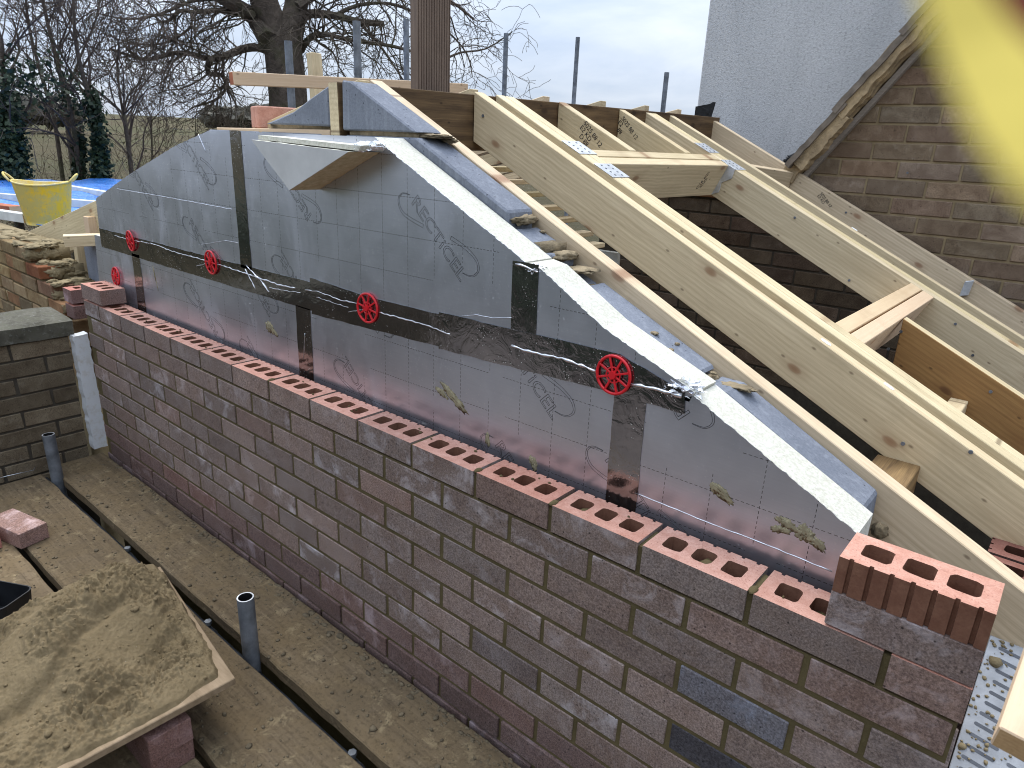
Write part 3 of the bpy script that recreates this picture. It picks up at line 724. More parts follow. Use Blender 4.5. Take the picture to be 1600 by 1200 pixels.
for r_ in range(4):
    z1 = .052 - .225 * r_
    x = -3.2 + (.225 if r_ % 2 else 0)
    while x < .05: blk([(x, z1 - .215), (x, z1), (min(x + .44, .108), z1), (min(x + .44, .108), z1 - .215)]); x += .45
blk([(-3.71, -.05), (-3.71, .205), (-3.40, .205), (-3.40, -.05)], .24, .335)
for z0, z1, xs in ((.062, .276, (-3.2, -2.75, -2.3, -1.85, -1.4)), (.288, .50, (-2.9, -2.45, -2.0, -1.55)), (.512, .744, (-2.25, -1.9))):
    for x in xs: blk([(x, z0), (x, z1), (x + (.44 if z0 < .5 else .34), z1), (x + (.44 if z0 < .5 else .34), z0)])
mb = MB(); mb.box((-1.43, .24, .735), (-1.145, .318, .76)); mb.box((-1.86, .245, .742), (-1.50, .318, .768)); mb.box((-.66, .24, .28), (-.57, .318, .42)); mb.box((-1.1, .24, .492), (-.68, .318, .515))
def lump(x, y, z, r, sd): mb.blob((x, y, z - r[2] * .25), (r[0] * .8, r[1] * .95, r[2] * .55), sd, sub=3, amp=.6, freq=3.4)
lump(-1.13, .29, .752, (.075, .045, .012), 1); lump(-1.09, .318, .742, (.03, .022, .010), 2)
lump(-.80, .29, .565, (.040, .05, .022), 3); lump(-.665, .285, .492, (.035, .05, .020), 4); lump(-.615, .29, .462, (.050, .04, .012), 5)
lump(-.578, .275, .425, (.026, .055, .016), 6); lump(-.255, .28, .275, (.022, .05, .016), 7); lump(-.19, .29, .272, (.05, .022, .006), 8)
lump(-.57, .24, .402, (.016, .016, .03), 9); lump(.128, .32, .05, (.018, .012, .03), 10); lump(-1.44, .285, .885, (.014, .05, .014), 11)
lump(.10, .20, .03, (.03, .03, .05), 12); lump(-.25, .235, .268, (.02, .01, .012), 13)
for i in range(14):
    t = U(0, 1); x = -1.35 + t * 1.4; lump(x, U(.245, .32), .192 - .49 * x - .025 + U(-.006, .004), (U(.006, .016), U(.006, .012), .006), 20 + i)
tag(link('mortar', mb.mesh('block_mortar', ['sandy_mortar'], smooth=True), bw, off), kind='stuff')

# ================================================================== ROOF TIMBERS
RA, RSL = .192, .49; TH = math.atan(RSL); CT, ST = math.cos(TH), math.sin(TH); RD = .147
def ztop(x): return RA - RSL * x
def set_top(me, top='timber_pale'): return me
def stick(name, p0, p1, w, h, mat, up=Vector((0, 0, 1)), parent=None, bev=.002, mats=None):
    """square timber from p0 to p1 (centre line of its TOP face), width w, depth h below"""
    p0, p1 = Vector(p0), Vector(p1); X = (p1 - p0); L = X.length; X.normalize()
    Z = (up - X * up.dot(X)).normalized(); Y = Z.cross(X)
    mb = MB().box((0, -w / 2, -h), (L, w / 2, 0), 0); mb.mi = [0, 0, 0, 1, 0, 1]
    me = mb.mesh(name + '_mesh', mats or [mat, 'timber_end'], bevel=bev)
    o = link(name, me, parent); o.matrix_world = Matrix((X, Y, Z)).transposed().to_4x4(); o.matrix_world.translation = p0
    m = Matrix((X, Y, Z)).transposed().to_4x4(); m.translation = p0; o.matrix_world = m
    return o
def shade(o, a=.9, b=1.1):
    k = U(a, b); o.color = (k, k * U(.97, 1.02), k * U(.92, 1.05), 1); return o
def rafter(y0, y1, x0, x1, label, mat='timber_pale', group='pale rafters of the new roof', top=None, drop=0.0):
    L = (x1 - x0) / CT; sx, cz = ST * RD / CT, RD
    poly = [(0, 0), (L, 0), (L + RD * ST / CT, -RD), (RD * ST / CT, -RD)]
    w = y1 - y0
    mb = MB().prism(poly, -w / 2, w / 2)
    me = mb.mesh('rafter_mesh', [mat, 'timber_end', top or mat], bevel=.002)
    for p in me.polygons:
        if p.normal.z > .9: p.material_index = 2
    o = link('rafter', me); o.location = (x0, (y0 + y1) / 2, ztop(x0) - drop); o.rotation_euler = (0, TH, 0)
    shade(o); return tag(o, label, 'rafter', group)
XE = .78
rafter(.336, .382, -1.452, XE, 'rafter pressed against the grey block gable, nearest to the foil boards')
R2 = rafter(.795, .842, -1.458, XE, 'full length rafter standing alone over the dark gap next to the block gable')
R3a = rafter(.905, .951, -1.455, XE, 'near half of the doubled trimmer rafter on the near side of the opening')
R3b = rafter(.953, .999, -1.452, XE, 'far half of the doubled trimmer rafter on the near side of the opening')
R4 = rafter(1.288, 1.334, -1.46, -1.11, 'short stamped rafter from ridge to the upper trimmer, first behind the doubled pair')
R5 = rafter(1.743, 1.789, -1.46, -1.11, 'short stamped rafter from ridge to the upper trimmer, second behind the doubled pair')
R6a = rafter(1.985, 2.032, -1.47, XE, 'near half of the doubled trimmer rafter on the far side of the opening')
R6b = rafter(2.034, 2.081, -1.468, XE, 'far half of the doubled trimmer rafter on the far side of the opening')
R7 = rafter(2.22, 2.262, -1.475, XE, 'full length rafter just beyond the far doubled pair')
R8 = rafter(2.72, 2.766, -1.50, XE, 'farthest rafter, lying against the brick house wall')
RJ = rafter(1.46, 1.506, -.112, XE, 'brown stained short rafter below the lower trimmer', 'timber_brown', top='timber_pale')
S0 = Vector((ST, 0, CT))
def header(x, y0, y1, lab, mat='timber_pale'):
    o = stick('trimmer', (x, y0, ztop(x) - .001), (x, y1, ztop(x) - .001), .0465, RD, mat, S0); shade(o)
    return tag(o, lab, 'trimmer', 'doubled trimmers across the opening')
header(-1.085, 1.0, 1.984, 'upper trimmer half nearest the ridge, between the doubled rafters')
hd_ = header(-1.038, 1.0, 1.984, 'upper trimmer half facing the opening, with stamped side, between the doubled rafters')
header(-.182, 1.0, 1.984, 'lower trimmer half facing the opening, between the doubled rafters', 'timber_planed')
header(-.135, 1.0, 1.984, 'lower trimmer half on the eaves side, holding the brown rafter', 'timber_planed')
o = stick('noggin', (-1.10, 2.262, .70), (-.99, 2.72, .665), .045, .14, 'timber_pale', Vector((.3, 0, 1))); shade(o)
tag(o, 'angled noggin wedged between the two farthest rafters', 'noggin')
o = MB().prism([(-.118, .155), (-.084, .165), (-.076, .236), (-.110, .226)], 2.700, 2.7185).mesh('cleat_mesh', ['galvanised'], bevel=.002)
tag(link('bracket', o), 'small grey bracket on the side of the farthest rafter', 'bracket')

# ridge
mb = MB().box((-1.5085, .2285, .700), (-1.4625, 2.80, .886)); mb.mi = [0, 0, 1, 0, 1, 0]
me = mb.mesh('ridge_mesh', ['timber_treated', 'timber_end'], bevel=.002)
# rotate the mesh frame so grain follows Y
o = link('ridge_beam', None) if False else None
L_ = 2.80 - .2285
mb = MB().box((0, -.023, -.186), (L_, .023, 0)); mb.mi = [0, 0, 0, 1, 0, 1]
o = link('ridge_beam', mb.mesh('ridge_mesh', ['timber_treated', 'timber_pale'], bevel=.002)); o.location = (-1.4855, .2265, .888); o.rotation_euler = (0, math.radians(-.9), math.radians(90))
tag(o, 'dark treated ridge beam with swirling grain behind the rafter heads', 'ridge beam')

# rafters of the slope beyond the ridge
LS = .24; TL = math.atan(LS)
def lrafter(y, lab, x1=-5.0, z0=.905, x0=-1.512, h=.15):
    L = (x0 - x1) / math.cos(TL)
    poly = [(0, 0), (L, 0), (L, -h), (h * math.tan(TL) * -1 * -1, -h)]
    mb = MB().prism(poly, -.0225, .0225); me = mb.mesh('far_rafter_mesh', ['timber_pale'], bevel=.002)
    o = link('rafter', me); o.location = (x0, y, z0); o.rotation_euler = (0, TL, math.pi); shade(o)
    return tag(o, lab, 'rafter', 'rafters of the slope beyond the ridge')
lrafter(.362, 'broad pale rafter running down to the left end past the blue tarp', z0=.905, h=.20)
for i, (u, v) in enumerate(((741, 141), (854, 152), (943, 159), (1011, 166), (1062, 172))):
    p = at(u, v, 'x', -1.512)
    lrafter(p.y, ['rafter head beyond the ridge, just right of the ribbed post', 'rafter head beyond the ridge, second along from the ribbed post', 'rafter head beyond the ridge, between the two stamped rafters', 'rafter head beyond the ridge, behind the far doubled rafters', 'rafter head beyond the ridge, nearest the white house wall'][i], z0=p.z + .004)

# ribbed decking upright, loose batten, stub
def ribbed():
    w, t, h = .150, .032, 1.6; n = 13; prof = [(0, 0), (w, 0), (w, t)]
    for i in range(n):
        a = w - w * (i + .2) / n; b = w - w * (i + .5) / n
        prof += [(a, t), (a - .001, t - .004), (b, t - .004), (b - .001, t)]
    prof += [(0, t)]
    mb = MB(); m = len(prof); o = len(mb.v)
    mb.v = [(0, -x, y) for x, y in prof] + [(h, -x, y) for x, y in prof]
    mb.f = [tuple(range(m))[::-1], tuple(range(m, 2 * m))] + [(i, (i + 1) % m, m + (i + 1) % m, m + i) for i in range(m)]; mb.mi = [1, 1] + [0] * m
    return mb.mesh('decking_mesh', ['timber_decking', 'timber_end'])
o = link('decking_board', ribbed())
p0 = at(646, 150, 'x', -1.515); o.matrix_world = Matrix(((0, 0, 1, -1.548), (0, -1, 0, p0.y + .018), (1, 0, 0, .70), (0, 0, 0, 1)))
tag(o, 'upright ribbed brown decking board fixed behind the ridge beam', 'board')
a, b = at(360, 112, 'y', .5), at(727, 131, 'y', 1.65)
o = stick('batten', a, b, .05, .050, 'timber_planed', mats=['timber_planed', 'red_tile']); tag(o, 'loose planed batten with a red painted end lying across the ridge', 'batten')
mb = MB().box((-.02, -.02, -.5), (.02, .02, 0)); p = at(500, 82, 'y', 1.15)
o = stick('stub_post', (p.x, p.y, p.z - .45), (p.x - .03, p.y, p.z), .06, .045, 'timber_pale', Vector((1, 0, 0))); tag(o, 'short pale timber stub standing up behind the loose batten', 'timber')
p = at(404, 199, 'y', .31)
o = link('red_tile_offcut', MB().box((-.13, 0, 0), (0, .2, .075)).mesh('red_tile_mesh', ['brick_body'], bevel=.004)); o.location = (p.x, .31, .755); o.rotation_euler = (0, 0, .2)
o.rotation_euler = (0, 0, -.35); tag(o, 'worn red brick lying on top of the gable left of the blocks', 'brick')
o = stick('packing_timber', (-2.2, .28, .752), (-1.52, .28, .757), .09, .03, 'timber_planed'); tag(o, 'thin timber packer lying under the left block and red brick', 'timber')

# joist hangers on the doubled rafters
NAIL = MB().tube([(0, 0, .002), (0, 0, .0032)], .0042, 8).mesh('nail', ['tube_steel'])
def hanger(xc, ya, side, lab):
    """saddle plate over the rafter top plus a shaped cheek plate on the opening side"""
    root = empty('joist_hanger', (xc, ya, ztop(xc)), lab, 'joist hanger', 'galvanised hangers over the doubled rafters'); inv = Matrix.Translation(-Vector(root.location))
    mb = MB().box((-.045, 0, .0005), (.045, .104, .0022)); me = mb.mesh('saddle', ['galvanised'], bevel=.0006)
    o = link('saddle_plate', me, root); o.rotation_euler = (0, TH, 0)
    for i in range(4):
        for j in range(2):
            o = link('nail_head', NAIL, root); o.rotation_euler = (0, TH, 0); o.location = Matrix.Rotation(TH, 3, 'Y') @ Vector((-.032 + .021 * i, .03 + .042 * j, 0))
    if side:
        pl = [(-1.030, .699), (-.985, .677), (-.994, .636), (-1.040, .615), (-1.046, .573), (-1.085, .560), (-1.075, .594), (-1.040, .66)]
        mb = MB().prism(pl, 1.9800, 1.9842); o = link('cheek_plate', mb.mesh('cheek', ['galvanised'], bevel=.0008), root, -Vector(root.location))
for xc, ya, s_, lab in ((-1.111, .904, False, 'hanger saddle on the near doubled rafter, closer to the ridge'), (-.973, .904, False, 'hanger saddle on the near doubled rafter, lower of its two'),
                        (-1.158, 1.984, False, 'hanger saddle on the far doubled rafter, closer to the ridge'), (-1.02, 1.984, True, 'bent hanger with long cheek plate on the far doubled rafter')):
    hanger(xc, ya, s_, lab)

# grading stamps on the rafter sides
def stamp(o, x, z, y, lines, size=.018, rot=90):
    cu = bpy.data.curves.new('stamp', 'FONT'); cu.body = lines; cu.size = size; cu.space_line = .85; cu.extrude = .0001
    t = bpy.data.objects.new('stamp', cu); COL.objects.link(t); bpy.context.view_layer.update()
    me = bpy.data.meshes.new_from_object(t.evaluated_get(bpy.context.evaluated_depsgraph_get())); bpy.data.objects.remove(t)
    me.materials.clear(); me.materials.append(MT['ink'])
    s_ = link('stamp', me, o); s_.rotation_euler = (math.pi / 2, math.radians(rot), 0); s_.location = (x, y, z)
cu = bpy.data.curves.new('stamp', 'FONT'); cu.body = 'C16 KD\n  S025'; cu.size = .026; cu.space_line = .9; cu.extrude = .0001
t_ = bpy.data.objects.new('stamp', cu); COL.objects.link(t_); bpy.context.view_layer.update()
me = bpy.data.meshes.new_from_object(t_.evaluated_get(bpy.context.evaluated_depsgraph_get())); bpy.data.objects.remove(t_); me.materials.clear(); me.materials.append(MT['ink'])
st_ = link('stamp', me, hd_); st_.matrix_basis = Matrix(((.35, -.94, 0, .80), (0, 0, -1, -.0237), (.94, .35, 0, -.115), (0, 0, 0, 1)))
stamp(R4, .15, -.016, -.0237, 'S025 88 12\nE2 KD\n   D 88', .027, 20); stamp(R5, .03, -.03, -.0237, 'S025 88 12\nE2\n   88', .027, 20); stamp(R4, .01, -.9, 5, 'x', .001) if False else None
stamp(R8, .76, -.03, -.0237, 'S025 88 12\nE2 KD', .02, 20)

# screws and nails standing out of the rafters
bpy.context.view_layer.update()
SCR = MB().tube([(0, .001, 0), (0, -.0035, 0)], .0052, 8).mesh('screw', ['tube_steel'])
for u, v, y, r_ in ((1242, 340, 1.985, R6a), (1327, 438, 1.985, R6a), (1493, 506, 1.985, R6a), (1520, 555, 1.985, R6a), (1411, 693, .795, R2), (1517, 706, .795, R2), (1408, 518, 1.46, RJ), (1388, 545, 1.46, RJ), (1548, 612, 1.46, RJ), (1322, 332, 2.72, R8), (1418, 270, 2.72, R8), (755, 181, .795, R2)):
    o = link('screw', SCR, r_); o.matrix_basis = r_.matrix_world.inverted() @ Matrix.Translation(at(u, v, 'y', y))

STK = MB().prism(rect_loop(0, 0, .030, .017, .008, 4), 0, .0008).mesh('sticker', ['timber_white'])
for u, v, r_ in ((1291, 535, R2), (1389, 604, R2), (1335, 358, R7)):
    p = at(u, v, (RSL, 0, 1), RA)
    o = link('sticker', STK, r_); o.matrix_basis = r_.matrix_world.inverted() @ (Matrix.Translation(p + Vector((0, 0, .0012))) @ Matrix.Rotation(TH, 4, 'Y') @ Matrix.Rotation(-math.pi / 2, 4, 'X')); o.color = (1.3, 1.3, 1.35, 1)
for brd, u, v, w_, h_, a_ in ((lowB, 426, 517, .07, .014, 28), (lowC, 716, 631, .10, .013, 28), (lowC, 696, 618, .05, .008, 24), (lowD, 1132, 772, .05, .012, 25), (lowD, 1238, 826, .05, .010, 12), (lowD, 1268, 842, .045, .016, 20), (lowD, 1215, 826, .03, .008, -10), (lowB, 243, 435, .06, .012, 75), (lowC, 762, 686, .03, .014, 60), (lowC, 832, 722, .02, .016, 40), (lowA, 185, 470, .03, .02, 40)):
    p = at(u, v, 'y', FY); mb = MB(); random.seed(int(u))
    for k_ in range(5):
        t = U(-.5, .5); ca, sa = math.cos(math.radians(-a_)), math.sin(math.radians(-a_)); l_ = w_ * U(.18, .38)
        mb.blob((p.x + ca * t * w_ - sa * U(-.5, .5) * h_, FY - .0001, p.z + sa * t * w_ + ca * U(-.5, .5) * h_), (l_, .0005, h_ * U(.5, .95)), u + k_, sub=3, amp=.9, freq=3.5)
        for q_ in range(len(mb.v) - 162 if len(mb.v) > 162 else 0, len(mb.v)): x_, y_, z_ = mb.v[q_]; cx0, cz0 = p.x + ca * t * w_, p.z + sa * t * w_; dx_, dz_ = x_ - cx0, z_ - cz0; mb.v[q_] = (cx0 + dx_ * ca - dz_ * sa * .3, y_, cz0 + dx_ * sa + dz_)
    link('mortar_smear', mb.mesh('smear', ['smear_mortar'], smooth=True), brd, -Vector(brd.location))
random.seed(77)
# wall plate / packing timbers seen between the rafters
o = stick('wall_plate', (.066, .383, .012), (.066, .794, .016), .10, .075, 'timber_pale', mats=['timber_treated', 'timber_end']); o.color = (1.7, 1.75, 1.6, 1); tag(o, 'stub of wall plate wedged under the lone rafter near the eaves', 'timber')
o = stick('wall_plate', (.10, 1.0, .02), (.10, 1.46, .02), .05, .05, 'timber_pale'); tag(o, 'small pale packer in the opening beside the brown rafter', 'timber')
for i in range(8):
    x = -1.55 + .058 * i; z = .655 - .046 * i
    o = stick('ceiling_board', (x, .846, z), (x + U(-.01, .01), 1.28, z + U(-.006, .006)), .060, .018, 'timber_pale'); shade(o, .75, 1.0)
    tag(o, 'pale narrow boards lying across under the lone rafter near the ridge', 'board', 'narrow boards under the rafters')
o = link('panel', MB().box((-1.02, .86, .16), (-.86, .875, .42)).mesh('panel_mesh', ['grey_board'], bevel=.002)); tag(o, 'pale grey panel down in the gap behind the lone rafter', 'panel')
root = empty('cable_bundle', (-.86, .87, .30), 'yellow cables hanging in the dark gap beneath the lone rafter', 'cables')
for i in range(5):
    P = [(-.90 + .035 * i + .01 * math.sin(k + i), .60 + .02 * i, .36 - .07 * k) for k in range(7)]
    link('cable', MB().tube([Vector(p) for p in P], .008, 7).mesh('cable_mesh', ['yellow_cable'], smooth=True), root, -Vector(root.location))
root = None

# rooms below: floor and the eaves wall of brick at the far side of the opening
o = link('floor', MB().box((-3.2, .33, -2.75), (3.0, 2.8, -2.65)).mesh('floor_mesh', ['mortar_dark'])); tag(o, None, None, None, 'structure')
p = at(1537, 838, 'y', .6)
ew = empty('eaves_wall', (.33, .345, -.1), 'dark brick eaves wall glimpsed under the rafters at the right', 'wall')
eb = perforated('eaves_brick'); pb = plain_brick('eaves_plain')
for c in range(6):
    for i in range(11):
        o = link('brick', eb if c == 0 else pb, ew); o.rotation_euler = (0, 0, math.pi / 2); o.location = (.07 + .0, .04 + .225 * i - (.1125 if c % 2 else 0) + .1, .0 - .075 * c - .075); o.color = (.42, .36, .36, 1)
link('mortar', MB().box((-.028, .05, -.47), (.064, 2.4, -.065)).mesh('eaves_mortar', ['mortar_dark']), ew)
o = link('plastic_sheet', MB().box((.42, .40, -.055), (1.0, 1.4, -.05)).mesh('sheet_mesh', ['timber_white'])); tag(o, 'white sheet lying under the rafters at the right edge', 'sheet')

# galvanised lintel with plaster key slots, right of the wall end
root = empty('steel_lintel', (.35, .06, -.33), 'galvanised steel lintel with punched slots below the right end of the wall', 'lintel')
l0, l1 = Vector((.345, .335, -.098)), Vector((.345, .035, -.36)); ax = (l1 - l0); LL = ax.length; ax.normalize(); nx = Vector((1, 0, 0)); nn = nx.cross(ax).normalized()
if nn.z < 0: nn = -nn
m = Matrix((nx, ax, nn)).transposed().to_4x4(); m.translation = l0
inv = Matrix.Translation(-Vector(root.location))
o = link('plate', MB().box((0, 0, -.003), (.9, LL + .5, 0)).mesh('lintel_plate', ['lintel_zinc'], bevel=.001), root); o.matrix_basis = inv @ m
slot = MB().prism(rect_loop(0, 0, .046, .006, .0029, 4), 0, .0012).mesh('slot', ['black_plastic'])
for r_ in range(22):
    for c in range(9):
        o = link('slot', slot, root); o.color = (9, 9, 9, 1)
        o.matrix_basis = inv @ m @ Matrix.Translation((.040 + .062 * c + (.006 * math.sin(r_ * .5)), .02 + .021 * r_, -.0006)) @ Matrix.Rotation(math.radians(90), 4, 'X') @ Matrix.Rotation(.12, 4, 'Y')
mb = MB()
for i in range(220):
    x, y = abs(random.gauss(.0, .06)), U(.0, LL + .1); r_ = U(.0008, .0045) if i > 12 else U(.007, .014)
    mb.blob((x, y, .001), (r_, r_ * U(.6, 1.3), r_ * .55), i, sub=1, amp=.6)
o = tag(link('mortar_droppings', mb.mesh('droppings', ['mortar_old'], smooth=True), root), kind='stuff'); o.matrix_basis = inv @ m
# board end at the right edge, close to the camera
d = ray(1561, 1136).normalized(); c0 = CAMP + d * .80
nrm = (-d + CR * .34 + CU * .62).normalized(); a_ = (CU * 1.0 + CR * .42); a_ = (a_ - nrm * a_.dot(nrm)).normalized(); w_ = a_.cross(nrm).normalized()
if w_.dot(CR) < 0: w_ = -w_
m = Matrix((a_, w_, nrm)).transposed().to_4x4()
if m.determinant() < 0: m = Matrix((a_, w_, nrm)).transposed().to_4x4()
m.translation = c0
mb = MB().box((0, 0, -.032), (.9, .14, 0)); mb.mi = [0, 0, 0, 0, 0, 1]
o = link('timber_board', mb.mesh('near_board', ['timber_planed', 'timber_end'], bevel=.0015)); o.matrix_world = m
tag(o, 'planed pale board end poking in at the right edge close to the camera', 'board')

# ================================================================== EXISTING HOUSE, far right
HY = 2.80
hw = empty('house_wall', (-.5, HY, 0), 'weathered brown brick gable of the existing house beyond the rafters', 'wall'); off = -Vector(hw.location)
VS = 1.30; VX, VZ = -1.0, .665    # verge line z = VZ + VS*(x-VX)
bp, hp = .268, .0835
for c in range(24):
    z0 = 1.497 - hp * (c + 1) + .0; z1 = z0 + hp - .0105
    x = -2.2 + (bp / 2 if c % 2 else 0) + U(-.004, .004) - .049
    while x < 1.0:
        poly = [(x, z0), (x + bp - .011, z0), (x + bp - .011, z1), (x, z1)]
        x += bp
        if z1 > .50: poly = clip(poly, -VS, 1, VZ - VS * VX - .075)
        if len(poly) < 3: continue
        ar = abs(sum(poly[i][0] * poly[(i + 1) % len(poly)][1] - poly[(i + 1) % len(poly)][0] * poly[i][1] for i in range(len(poly)))) / 2
        if ar < .0008 or max(p[0] for p in poly) < -1.9: continue
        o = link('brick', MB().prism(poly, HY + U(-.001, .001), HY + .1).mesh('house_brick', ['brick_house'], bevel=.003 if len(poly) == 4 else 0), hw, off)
        k = U(.8, 1.2)
        darker = .45 if z0 < .66 - .53 * (max(p[0] for p in poly) + .95) - .12 else 1.0   # darker brick below a line falling to the right
        o.color = (k * darker * U(.95, 1.08), k * darker, k * darker * U(.92, 1.04), 1)
poly = clip([(-2.4, -1.2), (1.2, -1.2), (1.2, 2.2), (-2.4, 2.2)], -VS, 1, VZ - VS * VX - .07)
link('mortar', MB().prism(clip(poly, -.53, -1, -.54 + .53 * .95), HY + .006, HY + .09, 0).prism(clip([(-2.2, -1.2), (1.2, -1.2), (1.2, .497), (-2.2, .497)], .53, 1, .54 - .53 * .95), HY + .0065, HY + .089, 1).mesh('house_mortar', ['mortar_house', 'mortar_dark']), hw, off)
o = link('old_wall_plate', MB().box((-1.75, HY - .02, .498), (-1.16, HY + .12, .545)).mesh('plate_mesh', ['timber_brown'], bevel=.004)); o.color = (.5, .42, .4, 1); tag(o, 'dark rough old timber on top of the sooty brickwork under the upper trimmer', 'timber')
# verge: tile undercloak and bedding mortar up the slope
vd = Vector((1, 0, VS)).normalized(); vn = Vector((-VS, 0, 1)).normalized(); vp = Vector((VX, 0, VZ))
for i, (t0, t1, h) in enumerate(((.02, .40, .0), (.34, .80, .014), (.74, 1.25, .028))):
    mb = MB(); n = 14; P = []
    for k in range(n + 1):
        t = t0 + (t1 - t0) * k / n; P.append((t, .006 + .028 + h + U(-.003, .003)))
    top = [(vp + vd * t + vn * (q + .0)) for t, q in P]; bot = [(vp + vd * t + vn * (q - .028)) for t, q in P]
    poly = [(p.x, p.z) for p in top] + [(p.x, p.z) for p in reversed(bot)]
    mb.prism(poly, 2.655 - .004 * i, 3.1 + .003 * i); link('roof_tile', mb.mesh('verge_tile', ['roof_tile']), hw, off)
mb = MB(); n = 60
for t0, t1, h0, h1, y0 in ((-.03, 1.25, -.05, .03, 2.70), (.05, .36, -.055, .012, 2.672), (.34, 1.25, -.035, .03, 2.668)):
    top = []; bot = []
    for k in range(n + 1):
        t = t0 + (t1 - t0) * k / n; gg = mnoise.noise(Vector((t * 14, y0 * 9, 0)))
        top.append(vp + vd * t + vn * (h1 + gg * .008 + t * .035)); bot.append(vp + vd * t + vn * (h0 + gg * .014 + mnoise.noise(Vector((t * 40, 5, 0))) * .006 + t * .035))
    mb.prism([(p.x, p.z) for p in top] + [(p.x, p.z) for p in reversed(bot)], y0, 2.84)
link('verge_mortar', mb.mesh('verge_mortar_mesh', ['verge_mortar']), hw, off)
mb = MB(); mb.prism([(p.x, p.z) for p in (vp + vd * -.06 + vn * -.075, vp + vd * 1.25 + vn * -.035, vp + vd * 1.25 + vn * -.012, vp + vd * -.06 + vn * -.05)], 2.76, 2.83)
link('undercloak', mb.mesh('undercloak_mesh', ['timber_grey']), hw, off)
mb = MB()
for (u, v), r_ in (((1247, 246), (.05, .03, .022)), ((1235, 252), (.035, .03, .012)), ((1256, 239), (.03, .03, .02))):
    p = at(u, v, 'y', 2.9); mb.blob(p, r_, u, sub=3, amp=.9, freq=3)
o = link('felt_scrap', mb.mesh('felt_mesh', ['black_felt'])); tag(o, 'torn black roofing felt sticking out at the foot of the verge', 'felt')
mb = MB(); p = at(1104, 176, 'y', 2.95); mb.prism([(p.x - .05, p.z + .03), (p.x + .04, p.z + .045), (p.x + .055, p.z + .055), (p.x + .04, p.z - .02), (p.x + .05, p.z - .12), (p.x - .05, p.z - .12)], 2.9, 2.94)
o = link('felt_scrap', mb.mesh('felt_mesh', ['black_felt'])); tag(o, 'ragged dark felt at the top of the farthest rafter by the white wall', 'felt')
rw = link('rendered_wall', MB().box((-1.812, 3.2, -3.0), (3.0, 3.45, 3.6)).mesh('render_mesh', ['render'], bevel=.01)); tag(rw, 'tall white roughcast rendered house wall behind the brick gable', 'wall')

# ================================================================== LEFT END: old wall, coped wall, white strip
ow = empty('old_wall', (-3.9, .03, -.1), 'old stepped brick wall with crumbling mortar at the far left end', 'wall'); off = -Vector(ow.location)
OB = .225
ends = [-3.885, -3.735, -3.60, -3.47, -3.42, -3.44, -3.40, -3.44]
for c, xe in enumerate(ends):
    z1 = .127 - .075 * c; x = xe
    while x > -5.2:
        L = U(.2, .22) if rnd() < .75 else U(.1, .11)
        o = link('brick', plain_brick('old_brick', L, .10, .066, .003, .004, ('brick_old',)), ow, Vector((x - L, .03 + U(-.004, .004), z1 - .066)) + off); k = U(.75, 1.25); q = rnd()
        o.color = (k, k, k * U(.85, 1.05), 1) if q < .7 else ((k * 1.0, k * .78, k * .7, 1) if q < .85 else (k * .62, k * .66, k * .68, 1))
        if c in (1, 2) and x == xe: o.color = (.75, .42, .36, 1) if c == 1 else (.75, .62, .68, 1)
        x -= L + .011
mb = MB()
for c, xe in enumerate(ends):
    z1 = .127 - .075 * c
    mb.box((-5.2, .037, z1 - (.078 if c < 7 else 2.5)), (xe - .012, .125, z1 - .003)); mb.box((-5.2, .125, z1 - .075), (xe - U(.0, .03), .235, z1 + U(-.002, .004)))
for c, xe in enumerate(ends[:4]):
    z1 = .127 - .075 * c
    for i in range(7): mb.blob((xe - U(.0, .12), U(.06, .22), z1 + .004), (U(.02, .05), U(.02, .05), U(.008, .018)), c * 9 + i, sub=3, amp=.8, freq=3)
    for i in range(4): mb.blob((xe - .004, U(.05, .22), z1 - U(.02, .05)), (.012, U(.02, .05), U(.015, .03)), c * 9 + i + 40, sub=3, amp=.8, freq=3)
for i in range(30): mb.blob((U(-5, -3.9), U(.05, .22), .128), (U(.02, .06), U(.02, .05), U(.006, .016)), i + 90, sub=2, amp=.8, freq=3)
tag(link('mortar', mb.mesh('old_mortar', ['mortar_old'], smooth=True), ow, off), kind='stuff')
o = link('brick', perforated('return_brick', .1025 * 2.1, hole_w=.03, hole_h=.045), None, (-3.335, .030, -.066)); o.rotation_euler = (0, 0, math.pi / 2); o.color = (.9, .72, .75, 1); tag(o, 'new brick with one hole showing, set between old wall and new wall', 'brick', LB)
o = link('brick', plain_brick('return_brick_low'), None, (-3.33, .028, -.142)); o.rotation_euler = (0, 0, math.pi / 2); o.color = (.8, .66, .68, 1); tag(o, 'brown brick under the one between old wall and new wall', 'brick', LB)

cw = empty('coped_wall', (-3.3, -.6, -.75), 'dark damp brick wall with a mossy concrete coping at the left', 'wall'); off = -Vector(cw.location)
cb = [plain_brick('coped_brick', .225, .1, .068, .003, .003, ('brick_house',)) for _ in range(4)]; cbh = plain_brick('coped_half', .10, .1, .068, .003, .003, ('brick_house',))
WX = -3.150
for c in range(9):
    z0 = -.168 - .078 * (c + 1) + .006; y = -.065
    first = c % 2
    k_ = 0
    while y > -1.9:
        L = .10 if (first and k_ == 0) else .225
        o = link('brick', cbh if L < .2 else random.choice(cb), cw, Vector((WX, y - L, z0)) + off); o.rotation_euler = (0, 0, 0)
        o.matrix_basis = Matrix.Translation(Vector((WX, y - L, z0)) + off) @ Matrix.Rotation(math.pi / 2, 4, 'Z')
        k = U(.6, .95); o.color = (k * .95, k * 1.02, k * .96, 1); y -= L + .011; k_ += 1
link('mortar', MB().box((WX - .2, -1.95, -3.0), (WX - .006, -.066, -.170)).mesh('coped_mortar', ['mortar_dark']), cw, off)
